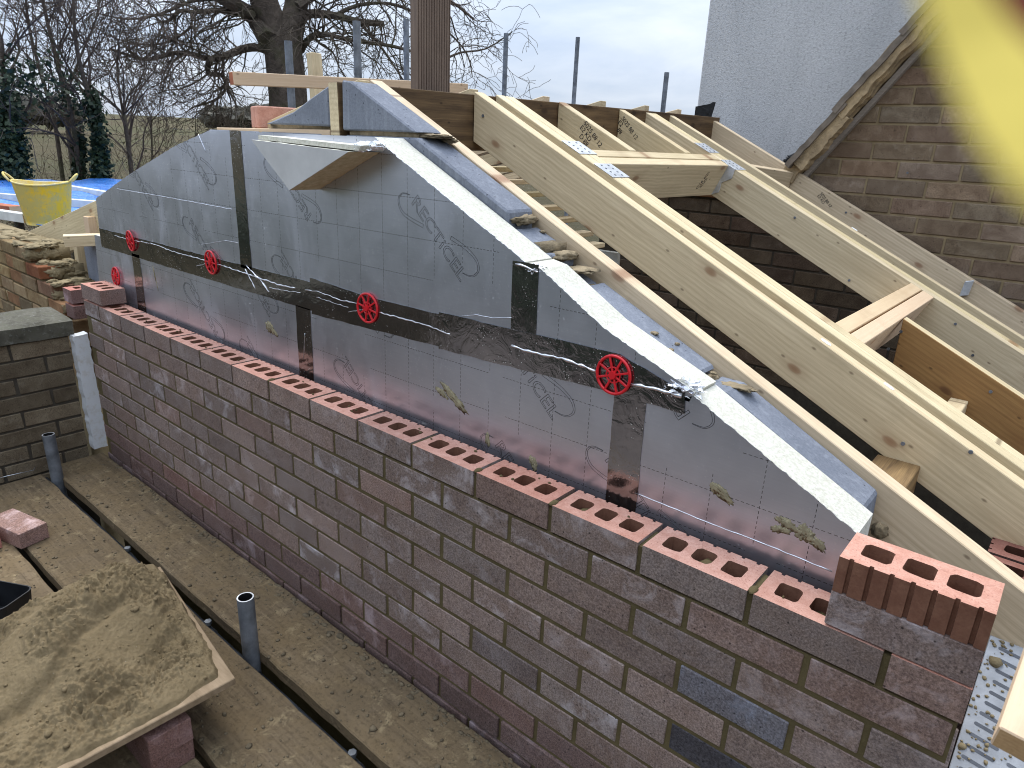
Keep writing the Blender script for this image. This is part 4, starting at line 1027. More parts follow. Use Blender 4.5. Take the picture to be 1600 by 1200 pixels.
mb = MB(); n = 26; prof = [(-3.44, -.165), (-3.135, -.165), (-3.130, -.098), (-3.16, -.088), (-3.40, -.078), (-3.44, -.090)]
for k in range(n + 1):
    y = -.045 - 1.9 * k / n
    for x, z in prof: mb.v.append((x + U(-.004, .004), y, z + U(-.003, .003)))
m_ = len(prof)
for k in range(n):
    for j in range(m_): mb.f.append((k * m_ + j, k * m_ + (j + 1) % m_, (k + 1) * m_ + (j + 1) % m_, (k + 1) * m_ + j)); mb.mi.append(0)
mb.f.append(tuple(range(m_))); mb.mi.append(0)
link('coping', mb.mesh('coping_mesh', ['coping']), cw, off)
pts = []
for a, b in zip([(-.062, -.16), (-.002, -.155), (.004, -.72), (-.055, -.72)], [(-.002, -.155), (.004, -.72), (-.055, -.72), (-.062, -.16)]): pts += rough_line(a, b, .02, .003)
mb = MB(); mb.v = [(-3.148, y, z) for y, z in pts] + [(-3.095, y, z) for y, z in pts]; n = len(pts)
mb.f = [tuple(range(n)), tuple(range(n, 2 * n))[::-1]] + [(i, n + i, n + (i + 1) % n, (i + 1) % n) for i in range(n)]; mb.mi = [0] * len(mb.f)
o = link('insulation_strip', mb.mesh('strip_mesh', ['polystyrene'])); tag(o, 'white insulation strip standing upright between the dark wall and the new wall', 'insulation strip')

# timbers at the left eaves
o = stick('eaves_timber', (-3.60, .12, .222), (-3.50, .42, .226), .075, .055, 'timber_pale'); tag(o, 'short timber with orange sawn end lying level at the left eaves', 'timber')
o = stick('eaves_post', (-3.78, .215, -.10), (-3.755, .215, .165), .05, .06, 'timber_pale', Vector((0, -1, 0))); tag(o, 'short upright timber prop under the level timber at the left eaves', 'timber')
o = stick('eaves_block', (-3.80, .30, .16), (-3.80, .30, .285), .06, .05, 'timber_planed', Vector((0, -1, 0))); tag(o, 'little knotty timber block nailed to the broad left rafter', 'timber')

# ================================================================== TARPAULIN ROOF, battens, yellow tub
mb = MB(); nx_, ny_ = 50, 30
for j in range(ny_ + 1):
    for i in range(nx_ + 1):
        x = -9.5 + 5.6 * i / nx_; y = .42 + 2.6 * j / ny_
        z = .105 + .045 * mnoise.noise(Vector((x * 1.3, y * 2.2, 0))) + .02 * mnoise.noise(Vector((x * 5, y * 6, 3))) - .05 * (x + 4.2) * .3 * 0
        mb.v.append((x, y, z))
for j in range(ny_):
    for i in range(nx_):
        a = j * (nx_ + 1) + i; mb.f.append((a, a + 1, a + nx_ + 2, a + nx_ + 1)); mb.mi.append(0)
me = mb.mesh('tarp_mesh', ['tarp'], smooth=True)
o = link('tarpaulin', me); tag(o, 'bright blue tarpaulin spread over the neighbouring flat roof at the left', 'tarpaulin')
def tb(u0, v0, u1, v1, z, lab, mat='timber_white', w=.06, h=.06):
    a, b = at(u0, v0, 'z', z), at(u1, v1, 'z', z); d = (b - a); a = a - d * .5
    o = stick('tarp_batten', a, b, w, h, mat); tag(o, lab, 'batten', 'battens holding down the tarpaulin')
tb(0, 302, 200, 318, .165, 'white batten on the blue tarp passing behind the yellow tub'); tb(117, 291, 190, 303, .165, 'farthest white batten on the blue tarp, right of the tub')
tb(0, 328, 42, 334, .165, 'nearest white batten on the blue tarp, left of the tub'); tb(-20, 316, 24, 322, .165, 'reddish timber lying on the blue tarp left of the tub', 'red_tile', .09, .05)
def tub():
    tp_ = at(77, 350, 'y', .52)
    root = empty('tub', tp_, 'dirty yellow flexible tub with two handles standing on the blue tarp', 'tub')
    def rad(z): return .163 + .058 * (z / .30)
    def shell(z0, z1, dr, nz, flip):
        mb = MB(); n = 40
        for k in range(nz + 1):
            for j in range(n):
                t = 2 * math.pi * j / n; z = z0 + (z1 - z0) * k / nz
                zz = z + (.010 * (k / nz) ** 3 * (math.cos(2 * t)) if z1 > .2 else 0); r = rad(z) - dr
                mb.v.append((r * math.cos(t) * 1.04, r * math.sin(t) * .98, zz))
        for k in range(nz):
            for j in range(n):
                f = (k * n + j, k * n + (j + 1) % n, (k + 1) * n + (j + 1) % n, (k + 1) * n + j); mb.f.append(f[::-1] if flip else f); mb.mi.append(0)
        mb.f.append(tuple(range(n))); mb.mi.append(0); return mb
    link('body', shell(0, .285, 0, 10, False).mesh('tub_body', ['tub'], smooth=True), root)
    link('inside', shell(.02, .284, .006, 8, True).mesh('tub_inside', ['tub_rim'], smooth=True), root)
    P = []; n = 48
    for j in range(n + 1): t = 2 * math.pi * j / n; r = rad(.285); P.append((r * 1.04 * math.cos(t), r * .98 * math.sin(t), .285 + .010 * math.cos(2 * t)))
    link('rim', MB().tube(P, .007, 6, cap=False).mesh('tub_rim_mesh', ['tub_rim'], smooth=True), root)
    for sgn in (-1, 1):
        P = []
        for k in range(13):
            t = math.pi * k / 12; P.append((sgn * (rad(.285) * 1.04 + .055 * math.sin(t)), .058 * math.cos(t), .294 + .050 * math.sin(t)))
        link('handle', MB().tube(P, .009, 7).mesh('tub_handle', ['tub_rim'], smooth=True), root)
    root.rotation_euler = (0, 0, math.radians(58)); root.scale = (.75, .75, .95); return root
tub()

# ================================================================== SCAFFOLD
def plank(y0, y1, x0, x1, z, lab, tint=1.0):
    w = y1 - y0; n = 60; mb = MB(); L = x1 - x0
    # slightly worn outline
    e0 = [(-L / 2 + L * i / n, -w / 2 + U(-.0025, .0025)) for i in range(n + 1)]; e1 = [(-L / 2 + L * i / n, w / 2 + U(-.0025, .0025)) for i in range(n + 1)]
    for i in range(n + 1):
        for (x, y), zz in ((e0[i], -.038), (e0[i], -.003), ((e0[i][0], e0[i][1] + .004), 0), ((e1[i][0], e1[i][1] - .004), 0), (e1[i], -.003), (e1[i], -.038)): mb.v.append((x, y, zz + U(-.0008, .0008)))
    for i in range(n):
        for j in range(6): a = i * 6 + j; b = i * 6 + (j + 1) % 6; mb.f.append((a, b, b + 6, a + 6)); mb.mi.append(0)
    mb.f.append(tuple(range(6))); mb.mi.append(0); mb.f.append(tuple(range(n * 6, n * 6 + 6))[::-1]); mb.mi.append(0)
    me = mb.mesh('plank_mesh', ['plank']); bm = bmesh.new(); bm.from_mesh(me); bmesh.ops.recalc_face_normals(bm, faces=bm.faces[:]); bm.to_mesh(me); bm.free()
    o = link('scaffold_board', me); o.location = ((x0 + x1) / 2, (y0 + y1) / 2, z); o.color = (tint, tint, tint, 1); return tag(o, lab, 'scaffold board', 'muddy scaffold boards along the wall')
PZ = -.748
plank(-.245, -.020, -3.10, .82, PZ, 'muddy scaffold board right against the foot of the new wall')
plank(-.530, -.292, -3.05, .85, PZ, 'muddy scaffold board in the middle, across the tube from the wall board', .95)
plank(-.785, -.555, -3.1, .80, PZ, 'third scaffold board from the wall, paler, under the loose bricks and mortar board', 1.25)
plank(-1.03, -.80, -3.1, .8, PZ, 'fourth scaffold board from the wall, mostly under the mortar board', 1.0); plank(-1.27, -1.045, -3.1, .8, PZ, 'outermost scaffold board below the camera', .9)
mb = MB().tube([(-3.3, -.268, -.835), (1.2, -.268, -.835)], .0242, 20)
o = link('scaffold_tube', mb.mesh('ledger_mesh', ['tube_dirty'], smooth=False)); tag(o, 'level scaffold tube showing in the gap between the first two boards', 'scaffold tube', 'scaffold tubes')
for i in range(4):  # lower boards added to darken what shows through the gap
    plank(-1.14 + .29 * i, -.89 + .29 * i, -4.2, 2.0, -1.55, ['board of the lower scaffold lift nearest the wall, dim through the gaps', 'second board of the lower scaffold lift from the wall', 'third board of the lower scaffold lift from the wall', 'outer board of the lower scaffold lift'][3 - i], .7)['group'] = 'scaffold boards of the lower lift'
def stubtube(x, y, z0, z1, lab, lean=(0, 0), r=.0242):
    mb = MB(); n = 24; a = Vector((x, y, z0)); b = Vector((x + lean[0], y + lean[1], z1))
    mb.tube([a, b], r, n, cap=False); mb.tube([b - (b - a).normalized() * .25, b], r - .004, n, mi=2, cap=False); mb.f.append(tuple(range(2 * n, 3 * n))); mb.mi.append(2)  # inner wall and bottom painted black for the shade inside the tube
    o = len(mb.v)
    for j in range(n): # annular rim
        mb.f.append((n + j, n + (j + 1) % n, 3 * n + (j + 1) % n, 3 * n + j)); mb.mi.append(1)
    me = mb.mesh('tube_mesh', ['tube_steel', 'galvanised', 'black_felt']); o = link('scaffold_tube', me); return tag(o, lab, 'scaffold tube', 'scaffold tubes')
stubtube(-1.335, -.262, -1.3, -.552, 'short scaffold tube standing up between the boards in the foreground', (-.004, 0))
stubtube(-2.935, -.262, -1.3, -.538, 'short scaffold tube standing up between the boards at the left wall', (-.03, 0))
def coupler(x, lab):
    root = empty('coupler', (x, -.268, -.83), lab, 'coupler', 'scaffold couplers on the level tube')
    mb = MB(); P = [(0, .034 * math.cos(t), -.015 + .034 * math.sin(t)) for t in [math.pi * 2 * i / 16 for i in range(17)]]
    mb.tube([(-.022, 0, -.015), (.022, 0, -.015)], .031, 18); link('band', mb.mesh('coupler_band', ['coupler_steel'], smooth=False), root)
    mb = MB(); mb.tube([(-.004, .012, .012), (-.004, .012, .034)], .0075, 8); mb.tube([(-.004, .012, .022), (-.004, .012, .036)], .012, 6); link('bolt', mb.mesh('coupler_bolt', ['coupler_steel']), root)
for x, lab in ((-.85, 'scaffold coupler nearest the camera in the gap between boards'), (-1.62, 'scaffold coupler behind the foreground tube, in the gap between boards'), (-2.25, 'scaffold coupler farther along the gap between boards')): coupler(x, lab)
# crumbs and clods on the boards
mb = MB()
for i in range(1500):
    y = random.choice((U(-.24, -.022), U(-.24, -.022), U(-.525, -.295), U(-.525, -.295), U(-.78, -.56))); x = U(-3.0, .1)
    r_ = min(.011, .0016 + random.expovariate(1 / .0016)); mb.blob((x, y, PZ + r_ * .25), (r_, r_ * U(.6, 1.3), r_ * .6), i, sub=1, amp=.7)
for i in range(420):
    x = U(-3.0, -.1); r_ = min(.012, .002 + random.expovariate(1 / .0018)); mb.blob((x, -.022 - abs(random.gauss(0, .022)), PZ), (r_ * 1.6, r_, r_ * .3), i + 500, sub=1, amp=.8, freq=3)
o = link('mortar_crumbs', mb.mesh('crumbs', ['sandy_mortar'], smooth=True)); o.color = (.5, .5, .5, 1); tag(o, 'mortar crumbs scattered over the scaffold boards', 'crumbs', None, 'stuff')
# loose bricks on the boards
o = link('brick', plain_brick('loose_brick', mats=('brick_face',)), None, (-2.635, -.60, PZ + .001)); o.rotation_euler = (0, 0, math.radians(14)); o.color = (1.25, 1.05, 1.02, 1); tag(o, 'pinkish loose brick lying on the third scaffold board, the farther of two', 'brick', LB)
o = link('brick', plain_brick('loose_brick2', mats=('brick_body', 'brick_body')), None, (-2.69, -.72, PZ + .001)); o.rotation_euler = (0, 0, math.radians(8)); o.color = (.8, .7, .72, 1); tag(o, 'loose brick with orange bed on the third scaffold board at the left edge', 'brick', LB)
a, b = at(0, 748, 'z', PZ), at(52, 736, 'z', PZ)
o = link('tie_wire', MB().tube([a + Vector((0, 0, .004)), a.lerp(b, .3) + Vector((0, -.012, .006)), b + Vector((0, 0, .004)), b + Vector((-.03, .02, .004))], .0016, 6).mesh('tie_mesh', ['wire'], smooth=True)); tag(o, 'bent thin steel tie wire lying on the second scaffold board at the left', 'wire')
# stack of bricks carrying the mortar board
for i in range(4):
    o = link('brick', plain_brick('stack_brick', mats=('brick_face',)), None, (-1.30 + U(-.005, .005), -.66 + U(-.006, .006), PZ + .001 + .066 * i - .10)); o.color = (.8, .62, .62, 1); o.location.z = PZ + .002 + .0665 * i - .0
    if i > 1: bpy.data.objects.remove(o); continue
    tag(o, ['bottom brick of the pair propping the mortar board', 'upper brick of the pair propping the mortar board'][i], 'brick', LB)

# mortar board with its heap
BZ = -.565
ang = math.radians(-6); bc = Vector((-1.075, -.44, 0)); ex = Vector((-math.cos(ang), -math.sin(ang) * -1 * -1, 0)); ex = Vector((-math.cos(math.radians(8)), math.sin(math.radians(8)), 0)); ey = Vector((-math.sin(math.radians(2)), -math.cos(math.radians(2)), 0)); BW = .62
root = empty('mortar_board', (bc.x + ex.x * .3 + ey.x * .3, bc.y + ex.y * .3 + ey.y * .3, BZ), 'plywood mortar board propped on bricks at the lower left', 'mortar board'); off = -Vector(root.location)
cs = [bc, bc + ex * BW, bc + ex * BW + ey * BW, bc + ey * BW]
mb = MB(); mb.v = [(p.x, p.y, BZ - .020) for p in cs] + [(p.x, p.y, BZ) for p in cs]; mb.f = [(0, 1, 2, 3), (7, 6, 5, 4), (0, 4, 5, 1), (1, 5, 6, 2), (2, 6, 7, 3), (3, 7, 4, 0)]; mb.mi = [0] * 6
me = mb.mesh('board_mesh', ['spot_board'], bevel=.002); bm = bmesh.new(); bm.from_mesh(me); bmesh.ops.recalc_face_normals(bm, faces=bm.faces[:]); bm.to_mesh(me); bm.free()
link('board', me, root, off)
o = link('brick', plain_brick('prop_brick'), None, (-1.30, -.655, PZ + .134)); bpy.data.objects.remove(o)
def heap_h(s, t):
    """s,t in 0..1 from the near right corner along the two board edges"""
    ed = min(s, t, 1 - s, 1 - t)
    x, y = s * BW, t * BW
    h = 1.25 * math.exp(-(((s - .64) / .30) ** 2 + ((t - .42) / .34) ** 2)) + .45 * math.exp(-(((s - .78) / .2) ** 2 + ((t - .2) / .16) ** 2))
    h *= .105
    p = Vector((x, y, 0))
    rough = min(1, max(.10, .55 + 1.5 * mnoise.noise(p * 5.5 + Vector((2, 7, 0))) + .5 * (s - .45)))
    q3 = p + Vector((mnoise.noise(p * 13), mnoise.noise(p * 13 + Vector((9, 4, 0))), 0)) * .03
    h += (.022 * mnoise.noise(p * 8) + rough * (.034 * abs(mnoise.noise(q3 * 17 + Vector((3, 1, 0)))) + .018 * (.5 - abs(mnoise.noise(q3 * 37))) + .010 * mnoise.noise(q3 * 88) + .007 * mnoise.noise(p * 190)) + .0016 * mnoise.noise(p * 150)) * min(1, ed / .12 + .18)
    # trowel cuts
    h -= .016 * max(0, math.sin(s * 21 + t * 9 + 1.5 * mnoise.noise(p * 6))) ** 6 * min(1, ed / .15)
    h -= .035 * math.exp(-(((s - .80) / .10) ** 2 + ((t - .78) / .13) ** 2))
    w = min(1, max(0, (min(s + (.0 if t > .25 else .0), t, 1 - s + .2, 1 - t + .2) - .006 - .045 * max(0, 1 - 5 * math.hypot(s, t)) - .02 * abs(mnoise.noise(p * 14))) / .025))
    return BZ - .006 + (max(.0, h) + .010) * w
N_ = 280; mb = MB()
for j in range(N_ + 1):
    for i in range(N_ + 1):
        s, t = i / N_, j / N_; p = bc + ex * (s * BW) + ey * (t * BW); mb.v.append((p.x, p.y, heap_h(s, t)))
for j in range(N_):
    for i in range(N_):
        a = j * (N_ + 1) + i; mb.f.append((a, a + N_ + 1, a + N_ + 2, a + 1)); mb.mi.append(0)
for i in range(320):
    s, t = U(.05, .95), U(.05, .95); p = bc + ex * (s * BW) + ey * (t * BW); r_ = min(.010, .0018 + random.expovariate(1 / .0018)); mb.blob((p.x, p.y, heap_h(s, t)), (r_, r_, r_ * .7), i, sub=1, amp=.7)
me = mb.mesh('heap_mesh', ['mortar_heap'], smooth=True)
bm = bmesh.new(); bm.from_mesh(me); bmesh.ops.recalc_face_normals(bm, faces=bm.faces[:]); bm.to_mesh(me); bm.free()
o = link('mortar_heap', me); tag(o, 'lumpy heap of wet sandy mortar spread over the mortar board', 'mortar')
# black plastic tub end at the far left
mb = MB(); p = at(18, 940, 'z', -.66); n = 16
rc = rect_loop(0, 0, .16, .11, .02, 3); rt = [(x * 1.12, y * 1.14) for x, y in rc]; k = len(rc)
mb.v = [(x, y, 0) for x, y in rc] + [(x, y, .10) for x, y in rt] + [(x * .96, y * .95, .10) for x, y in rt] + [(x * .93, y * .92, .01) for x, y in rc]
mb.f = [tuple(range(k))[::-1]]; mb.mi = [0]
for lv in range(3):
    for j in range(k): mb.f.append((lv * k + j, lv * k + (j + 1) % k, (lv + 1) * k + (j + 1) % k, (lv + 1) * k + j)); mb.mi.append(0)
mb.f.append(tuple(range(3 * k, 4 * k))); mb.mi.append(0)
o = link('tool_tray', mb.mesh('tray_mesh', ['black_plastic'])); o.location = (p.x - .06, p.y - .03, PZ + .001); o.rotation_euler = (0, 0, .5); tag(o, 'black plastic tray just showing at the left edge beside the mortar', 'tray')

# distant scaffold uprights
for i, (u, v, D, u2, v2) in enumerate(((450, 64, 5.0, 458, 165), (557, 33, 4.9, 561, 122), (634.5, 30, 6.6, 634.5, 125), (791, 52, 7.6, 787, 140), (903, 58, 8.6, 895, 165), (1042, 113, 7.6, 1036, 165))):
    p = far(u, v, D); h = far(u2, v2, D)
    stubtube(p.x + (h.x - p.x) * .0, p.y, -3.0, p.z, ['upright tube in front of the big tree trunk', 'upright tube just left of the ribbed post pair, the thicker one', 'upright tube close beside the ribbed post', 'upright tube right of the ribbed post against open sky', 'tallest upright tube against the sky between the rafters', 'short upright tube nearest the white house wall'][i], r=.0242)

# ================================================================== LANDSCAPE
GZ = -3.0
def terr(x, y):
    r = math.hypot(x, y); h = GZ
    if r > 14: h += .0006 * (r - 14) * 14 * min(1, (r - 14) / 80)
    if r > 90: h = h + .0
    h += .15 * mnoise.noise(Vector((x * .05, y * .05, 0))) * min(1, r / 30)
    return h
def ground():
    mb = MB(); rs = [0, 3, 6, 9, 12, 16, 20, 26, 34, 44, 58, 76, 100, 140, 200, 300, 450, 700]; n = 72
    for r in rs:
        for j in range(n):
            t = 2 * math.pi * j / n; x, y = r * math.cos(t), r * math.sin(t)
            z = GZ + (0 if r < 16 else (.15 * mnoise.noise(Vector((x * .07, y * .07, 0))) + min(1, (r - 16) / 300) * 10.5 * min(1.0, r / 450)))
            mb.v.append((x, y, z))
    for k in range(len(rs) - 1):
        for j in range(n): mb.f.append((k * n + j, k * n + (j + 1) % n, (k + 1) * n + (j + 1) % n, (k + 1) * n + j)); mb.mi.append(0)
    return link('ground', mb.mesh('ground_mesh', ['field'], smooth=True))
tag(ground(), None, None, None, 'structure')
mb = MB(); n = 60; mb.v = [(0, 0, GZ + .03)] + [((13.2 + U(-.6, .6)) * math.cos(2 * math.pi * j / n), (13.2 + U(-.6, .6)) * math.sin(2 * math.pi * j / n), GZ + .012) for j in range(n)]
mb.f = [(0, 1 + j, 1 + (j + 1) % n) for j in range(n)]; mb.mi = [0] * n
tag(link('yard', mb.mesh('yard_mesh', ['yard'])), None, None, None, 'structure')
# hills on the horizon
mb = MB(); n = 160; base = 1500
for j in range(n + 1):
    t = 2 * math.pi * j / n
    h = 18 + 14 * mnoise.noise(Vector((math.cos(t) * 3, math.sin(t) * 3, 0))) + 5 * mnoise.noise(Vector((math.cos(t) * 14, math.sin(t) * 14, 4)))
    for r, z in ((690, 4.0), (1100, h * .55), (base, h), (base + 500, -20)): mb.v.append((r * math.cos(t), r * math.sin(t), z))
for j in range(n):
    for k in range(3): a = j * 4 + k; mb.f.append((a, a + 4, a + 5, a + 1)); mb.mi.append(0)
o = link('hills', mb.mesh('hills_mesh', ['hill'], smooth=True)); tag(o, None, None, None, 'structure')

def leafquad(mb, p, s, mi=0):
    a = Vector((U(-1, 1), U(-1, 1), U(-1, 1))).normalized(); b = a.cross(Vector((U(-1, 1), U(-1, 1), U(-1, 1)))).normalized()
    mb.add([p - a * s - b * s * .3, p + b * s * .6, p + a * s - b * s * .1, p - b * s * .75], [(0, 1, 2, 3)], mi)
def grow(mb, p, d, L, r, depth, wand=.35, droop=0.0, kids=(3, 5), spread=.9, ratio=.62, rmin=.003, seg=5, sides=None, up=0.0):
    P = [p.copy()]; R = [r]; d = d.normalized(); k = seg + (1 if depth > 1 else 0)
    for i in range(k):
        d = (d + Vector((U(-1, 1), U(-1, 1), U(-1, 1))) * wand * .5 + Vector((0, 0, -droop + up))).normalized()
        p = p + d * (L / k); P.append(p.copy()); R.append(max(rmin, r * (1 - .65 * (i + 1) / k)))
    mb.tube(P, R, sides or (6 if r > .05 else (4 if r > .015 else 3)), cap=False)
    if depth <= 0: return
    for _ in range(random.randint(*kids)):
        i = random.randint(1, k); q = P[i]; base = (P[i] - P[i - 1]).normalized()
        v = Vector((U(-1, 1), U(-1, 1), U(-1, 1))); v = (v - base * v.dot(base)).normalized()
        grow(mb, q, base * U(.4, 1) + v * spread * U(.6, 1.2), L * ratio * U(.6, 1.15), max(rmin, R[i] * .62), depth - 1, wand, droop, kids, spread, ratio, rmin, seg, None, up)
def trace(pts, D, jit=.25, sm=3):
    """pixel polyline on a tree standing D metres away, with some wander in depth"""
    P = []; dd = 0
    for u, v in pts: dd = dd * .6 + U(-jit, jit); P.append(far(u, v, D + dd))
    r = []
    for i in range(len(P) - 1):
        a, b, c, d = P[max(0, i - 1)], P[i], P[i + 1], P[min(len(P) - 1, i + 2)]
        for j in range(sm):
            t = j / sm; r.append(.5 * ((2 * b) + (c - a) * t + (2 * a - 5 * b + 4 * c - d) * t * t + (3 * b - a - 3 * c + d) * t ** 3))
    r.append(P[-1]); return r
def limb(mb, pts, D, w0, w1, kids=0, depth=2, L=1.2, droop=.03, jit=.25, sides=7, spread=1.1, wand=.5, rk=None, kc=(3, 4), rmin=.0045, up=0.0, ang=None):
    """w0,w1 = width in photo pixels at the start and end"""
    P = trace(pts, D, jit); n = len(P); k = D / FPX * .5 * 1.02
    R = [max(.004, (w0 + (w1 - w0) * i / (n - 1)) * k) for i in range(n)]
    mb.tube(P, R, sides)
    for _ in range(kids):
        i = random.randint(max(1, n // 6), n - 1); b = (P[i] - P[i - 1]).normalized(); v = Vector((U(-1, 1), U(-1, 1), U(-.9, .9))); v = (v - b * v.dot(b)).normalized()
        grow(mb, P[i], b * U(.1, .9) + v * spread, L * U(.5, 1.25), min(R[i] * .55, rk or .03), depth, wand, droop, kc, .95, .62, rmin, 5, None, up)
    return P, R

# the big bare tree
D = 13.0
root = empty('bare_tree', (*far(450, 190, D).xy, GZ), 'big bare spreading tree with drooping twigs behind the ridge', 'tree'); off = -Vector(root.location)
mb = MB()
P0 = far(455, 640, D); base = Vector((P0.x, P0.y, GZ - .1)); tp = trace([(452, 200), (450, 150), (445, 100), (440, 62)], D, .02)
mb.tube([base, base.lerp(tp[0], .5)] + tp, [.46, .36] + [.32 - .02 * i / len(tp) for i in range(len(tp))], 14)
limb(mb, [(436, 75), (426, 40), (412, 0), (398, -60), (380, -150)], D, 42, 29, 0, sides=10, jit=.1)
limb(mb, [(448, 75), (457, 38), (464, 0), (470, -60), (482, -160)], D, 35, 25, 0, sides=10, jit=.1)
link('trunk', mb.mesh('tree_trunk', ['bark'], smooth=True), root, off)
mb = MB()
big = [([(418, 62), (400, 32), (375, 12), (345, -4), (300, -30), (230, -60)], 26, 12, 26), ([(425, 82), (400, 74), (375, 78), (350, 88), (325, 92), (302, 85), (272, 83), (232, 93), (200, 86), (172, 76)], 12, 3, 46),
       ([(395, 22), (372, 20), (340, 16), (305, 19), (282, 17), (264, 32), (252, 34)], 9, 3, 30), ([(300, 18), (300, 32), (295, 45), (270, 62), (240, 70), (200, 66), (160, 52)], 4, 1.5, 22),
       ([(330, 92), (324, 108), (330, 116), (346, 117), (354, 130), (348, 146), (332, 158), (300, 168)], 8, 2, 26), ([(348, 120), (356, 138), (366, 158), (372, 170)], 4, 1.5, 12),
       ([(470, 28), (485, 22), (505, 22), (530, 26), (562, 34), (598, 37)], 13, 8, 22), ([(470, 80), (478, 66), (490, 56), (512, 54), (535, 60), (570, 66), (612, 72), (650, 82), (690, 92), (720, 82), (760, 76), (800, 50)], 9, 1.5, 40),
       ([(490, 56), (500, 68), (520, 82), (530, 105), (540, 120)], 4, 1.5, 14), ([(465, 10), (500, -10), (560, -20), (640, -15), (700, 0), (740, 30)], 12, 3, 34), ([(560, 34), (580, 55), (600, 80), (620, 110), (640, 140)], 5, 1.5, 22),
       ([(520, 26), (560, 8), (610, 6), (660, 25), (700, 50), (730, 85), (738, 120)], 6, 1.5, 26), ([(425, 60), (440, 52), (448, 40)], 10, 7, 4), ([(410, -10), (340, -60), (220, -80), (120, -40), (90, 20)], 16, 3, 34), ([(350, -2), (300, 2), (250, 22), (200, 30), (150, 20)], 5, 1.5, 26)]
for pts, a, b, kk in big: limb(mb, pts, D, a, b, int(kk * .8), 2, 1.05, .075, .3, 6, 1.0, .75, .016, (2, 4), .0040)
link('branches', mb.mesh('tree_branches', ['bark'], smooth=False), root, off)
mb = MB()
for i in range(900):
    t = U(0, 1); a = U(0, 6.28); p = Vector((tp[0].x, tp[0].y, GZ + U(.2, 3.3))); mb_r = .345; leafquad(mb, p + Vector((math.cos(a) * mb_r * U(.9, 1.12), math.sin(a) * mb_r * U(.9, 1.12), 0)), U(.03, .06))
link('ivy', mb.mesh('tree_ivy', ['ivy_leaf']), root, off)

# slender saplings and ivy-clad stems on the left
def sapling(label, D, stems, kids, leafy=None, L=1.1, up=.03, mat='twig'):
    b = far(stems[0][0][0][0], 300, D); root = empty('sapling', (b.x, b.y, GZ), label, 'tree', 'thin trees along the field edge'); off = -Vector(root.location)
    mb = MB(); mt = MB()
    for pts, w0, w1 in stems:
        P = trace(pts, D, .12)
        if pts[0][1] > 240: P = [Vector((P[0].x, P[0].y, GZ))] + P
        n = len(P); k = D / FPX * .41; R = [max(.005, (w0 + (w1 - w0) * i / (n - 1)) * k) for i in range(n)]
        mt.tube(P, R, 7)
        for _ in range(kids):
            i = random.randint(n // 3, n - 1); b_ = (P[i] - P[i - 1]).normalized(); v = Vector((U(-1, 1), U(-1, 1), U(-.3, .6)))
            grow(mb, P[i], b_ * U(.5, 1.1) + v.normalized() * U(.5, 1.0), L * U(.5, 1.3), min(.016, R[i] * .5), 2, .45, 0, (2, 4), .8, .6, .0030, 5, None, up)
    link('trunk', mt.mesh('sapling_trunk', ['bark'], smooth=True), root, off); link('twigs', mb.mesh('sapling_twigs', [mat]), root, off)
    if leafy:
        ml = MB()
        for (u, v), (ru, rv), cnt in leafy:
            for _ in range(cnt):
                uu, vv = random.gauss(u, ru), random.gauss(v, rv); leafquad(ml, far(uu, vv, D + random.gauss(0, ru * D / FPX)), U(.018, .042))
        link('ivy', ml.mesh('sapling_ivy', ['ivy_leaf']), root, off)
sapling('tall thin bare tree with two long stems at the far left', 11.5, [([(118, 290), (105, 190), (95, 120), (75, 40), (62, -30)], 9, 4), ([(98, 280), (85, 190), (62, 110), (45, 40), (38, -30)], 7, 3), ([(95, 170), (125, 90), (150, 30), (160, -30)], 4, 2)], 10)
sapling('ivy wrapped leaning stem behind the yellow tub', 10.5, [([(165, 300), (152, 220), (142, 160), (125, 100), (116, 40), (116, -20)], 12, 3), ([(145, 170), (110, 110), (80, 60), (50, 20)], 4, 2)], 10, [((151, 215), (4, 26), 1000), ((157, 262), (6.5, 26), 1900), ((140, 165), (8, 12), 330)])
sapling('ivy wrapped upright stem nearest the foil boards', 10.8, [([(128, 300), (122, 250), (112, 180), (100, 120)], 11, 4)], 8, [((124, 262), (5, 26), 1300), ((108, 150), (16, 18), 240)])
sapling('small forked bare tree with a slim grey trunk left of the foil slope', 11.0, [([(209, 300), (200, 220), (193, 178)], 8, 6.5), ([(193, 180), (180, 165), (150, 140), (122, 120)], 4, 1.5), ([(193, 178), (187, 145), (184, 100), (186, 60)], 4.5, 1.5), ([(193, 178), (200, 150), (220, 125), (228, 92)], 3.5, 1.3), ([(193, 150), (170, 110), (150, 70)], 2.5, 1)], 11)
sapling('dense dark ivy covered tree at the left edge', 10.2, [([(20, 300), (12, 200), (5, 120), (2, 60)], 14, 5), ([(5, 130), (30, 80), (20, 30)], 4, 2)], 10, [((10, 205), (11, 24), 3200), ((17, 258), (12, 24), 5200), ((10, 130), (20, 22), 500), ((60, 125), (22, 22), 260)])
sapling('thin twiggy stem between the small forked tree and the slope', 12.2, [([(238, 260), (237, 215), (236, 180)], 4, 2), ([(236, 200), (228, 180), (215, 165)], 2, 1), ([(236, 190), (250, 175), (260, 165)], 2, 1)], 9, L=.7)
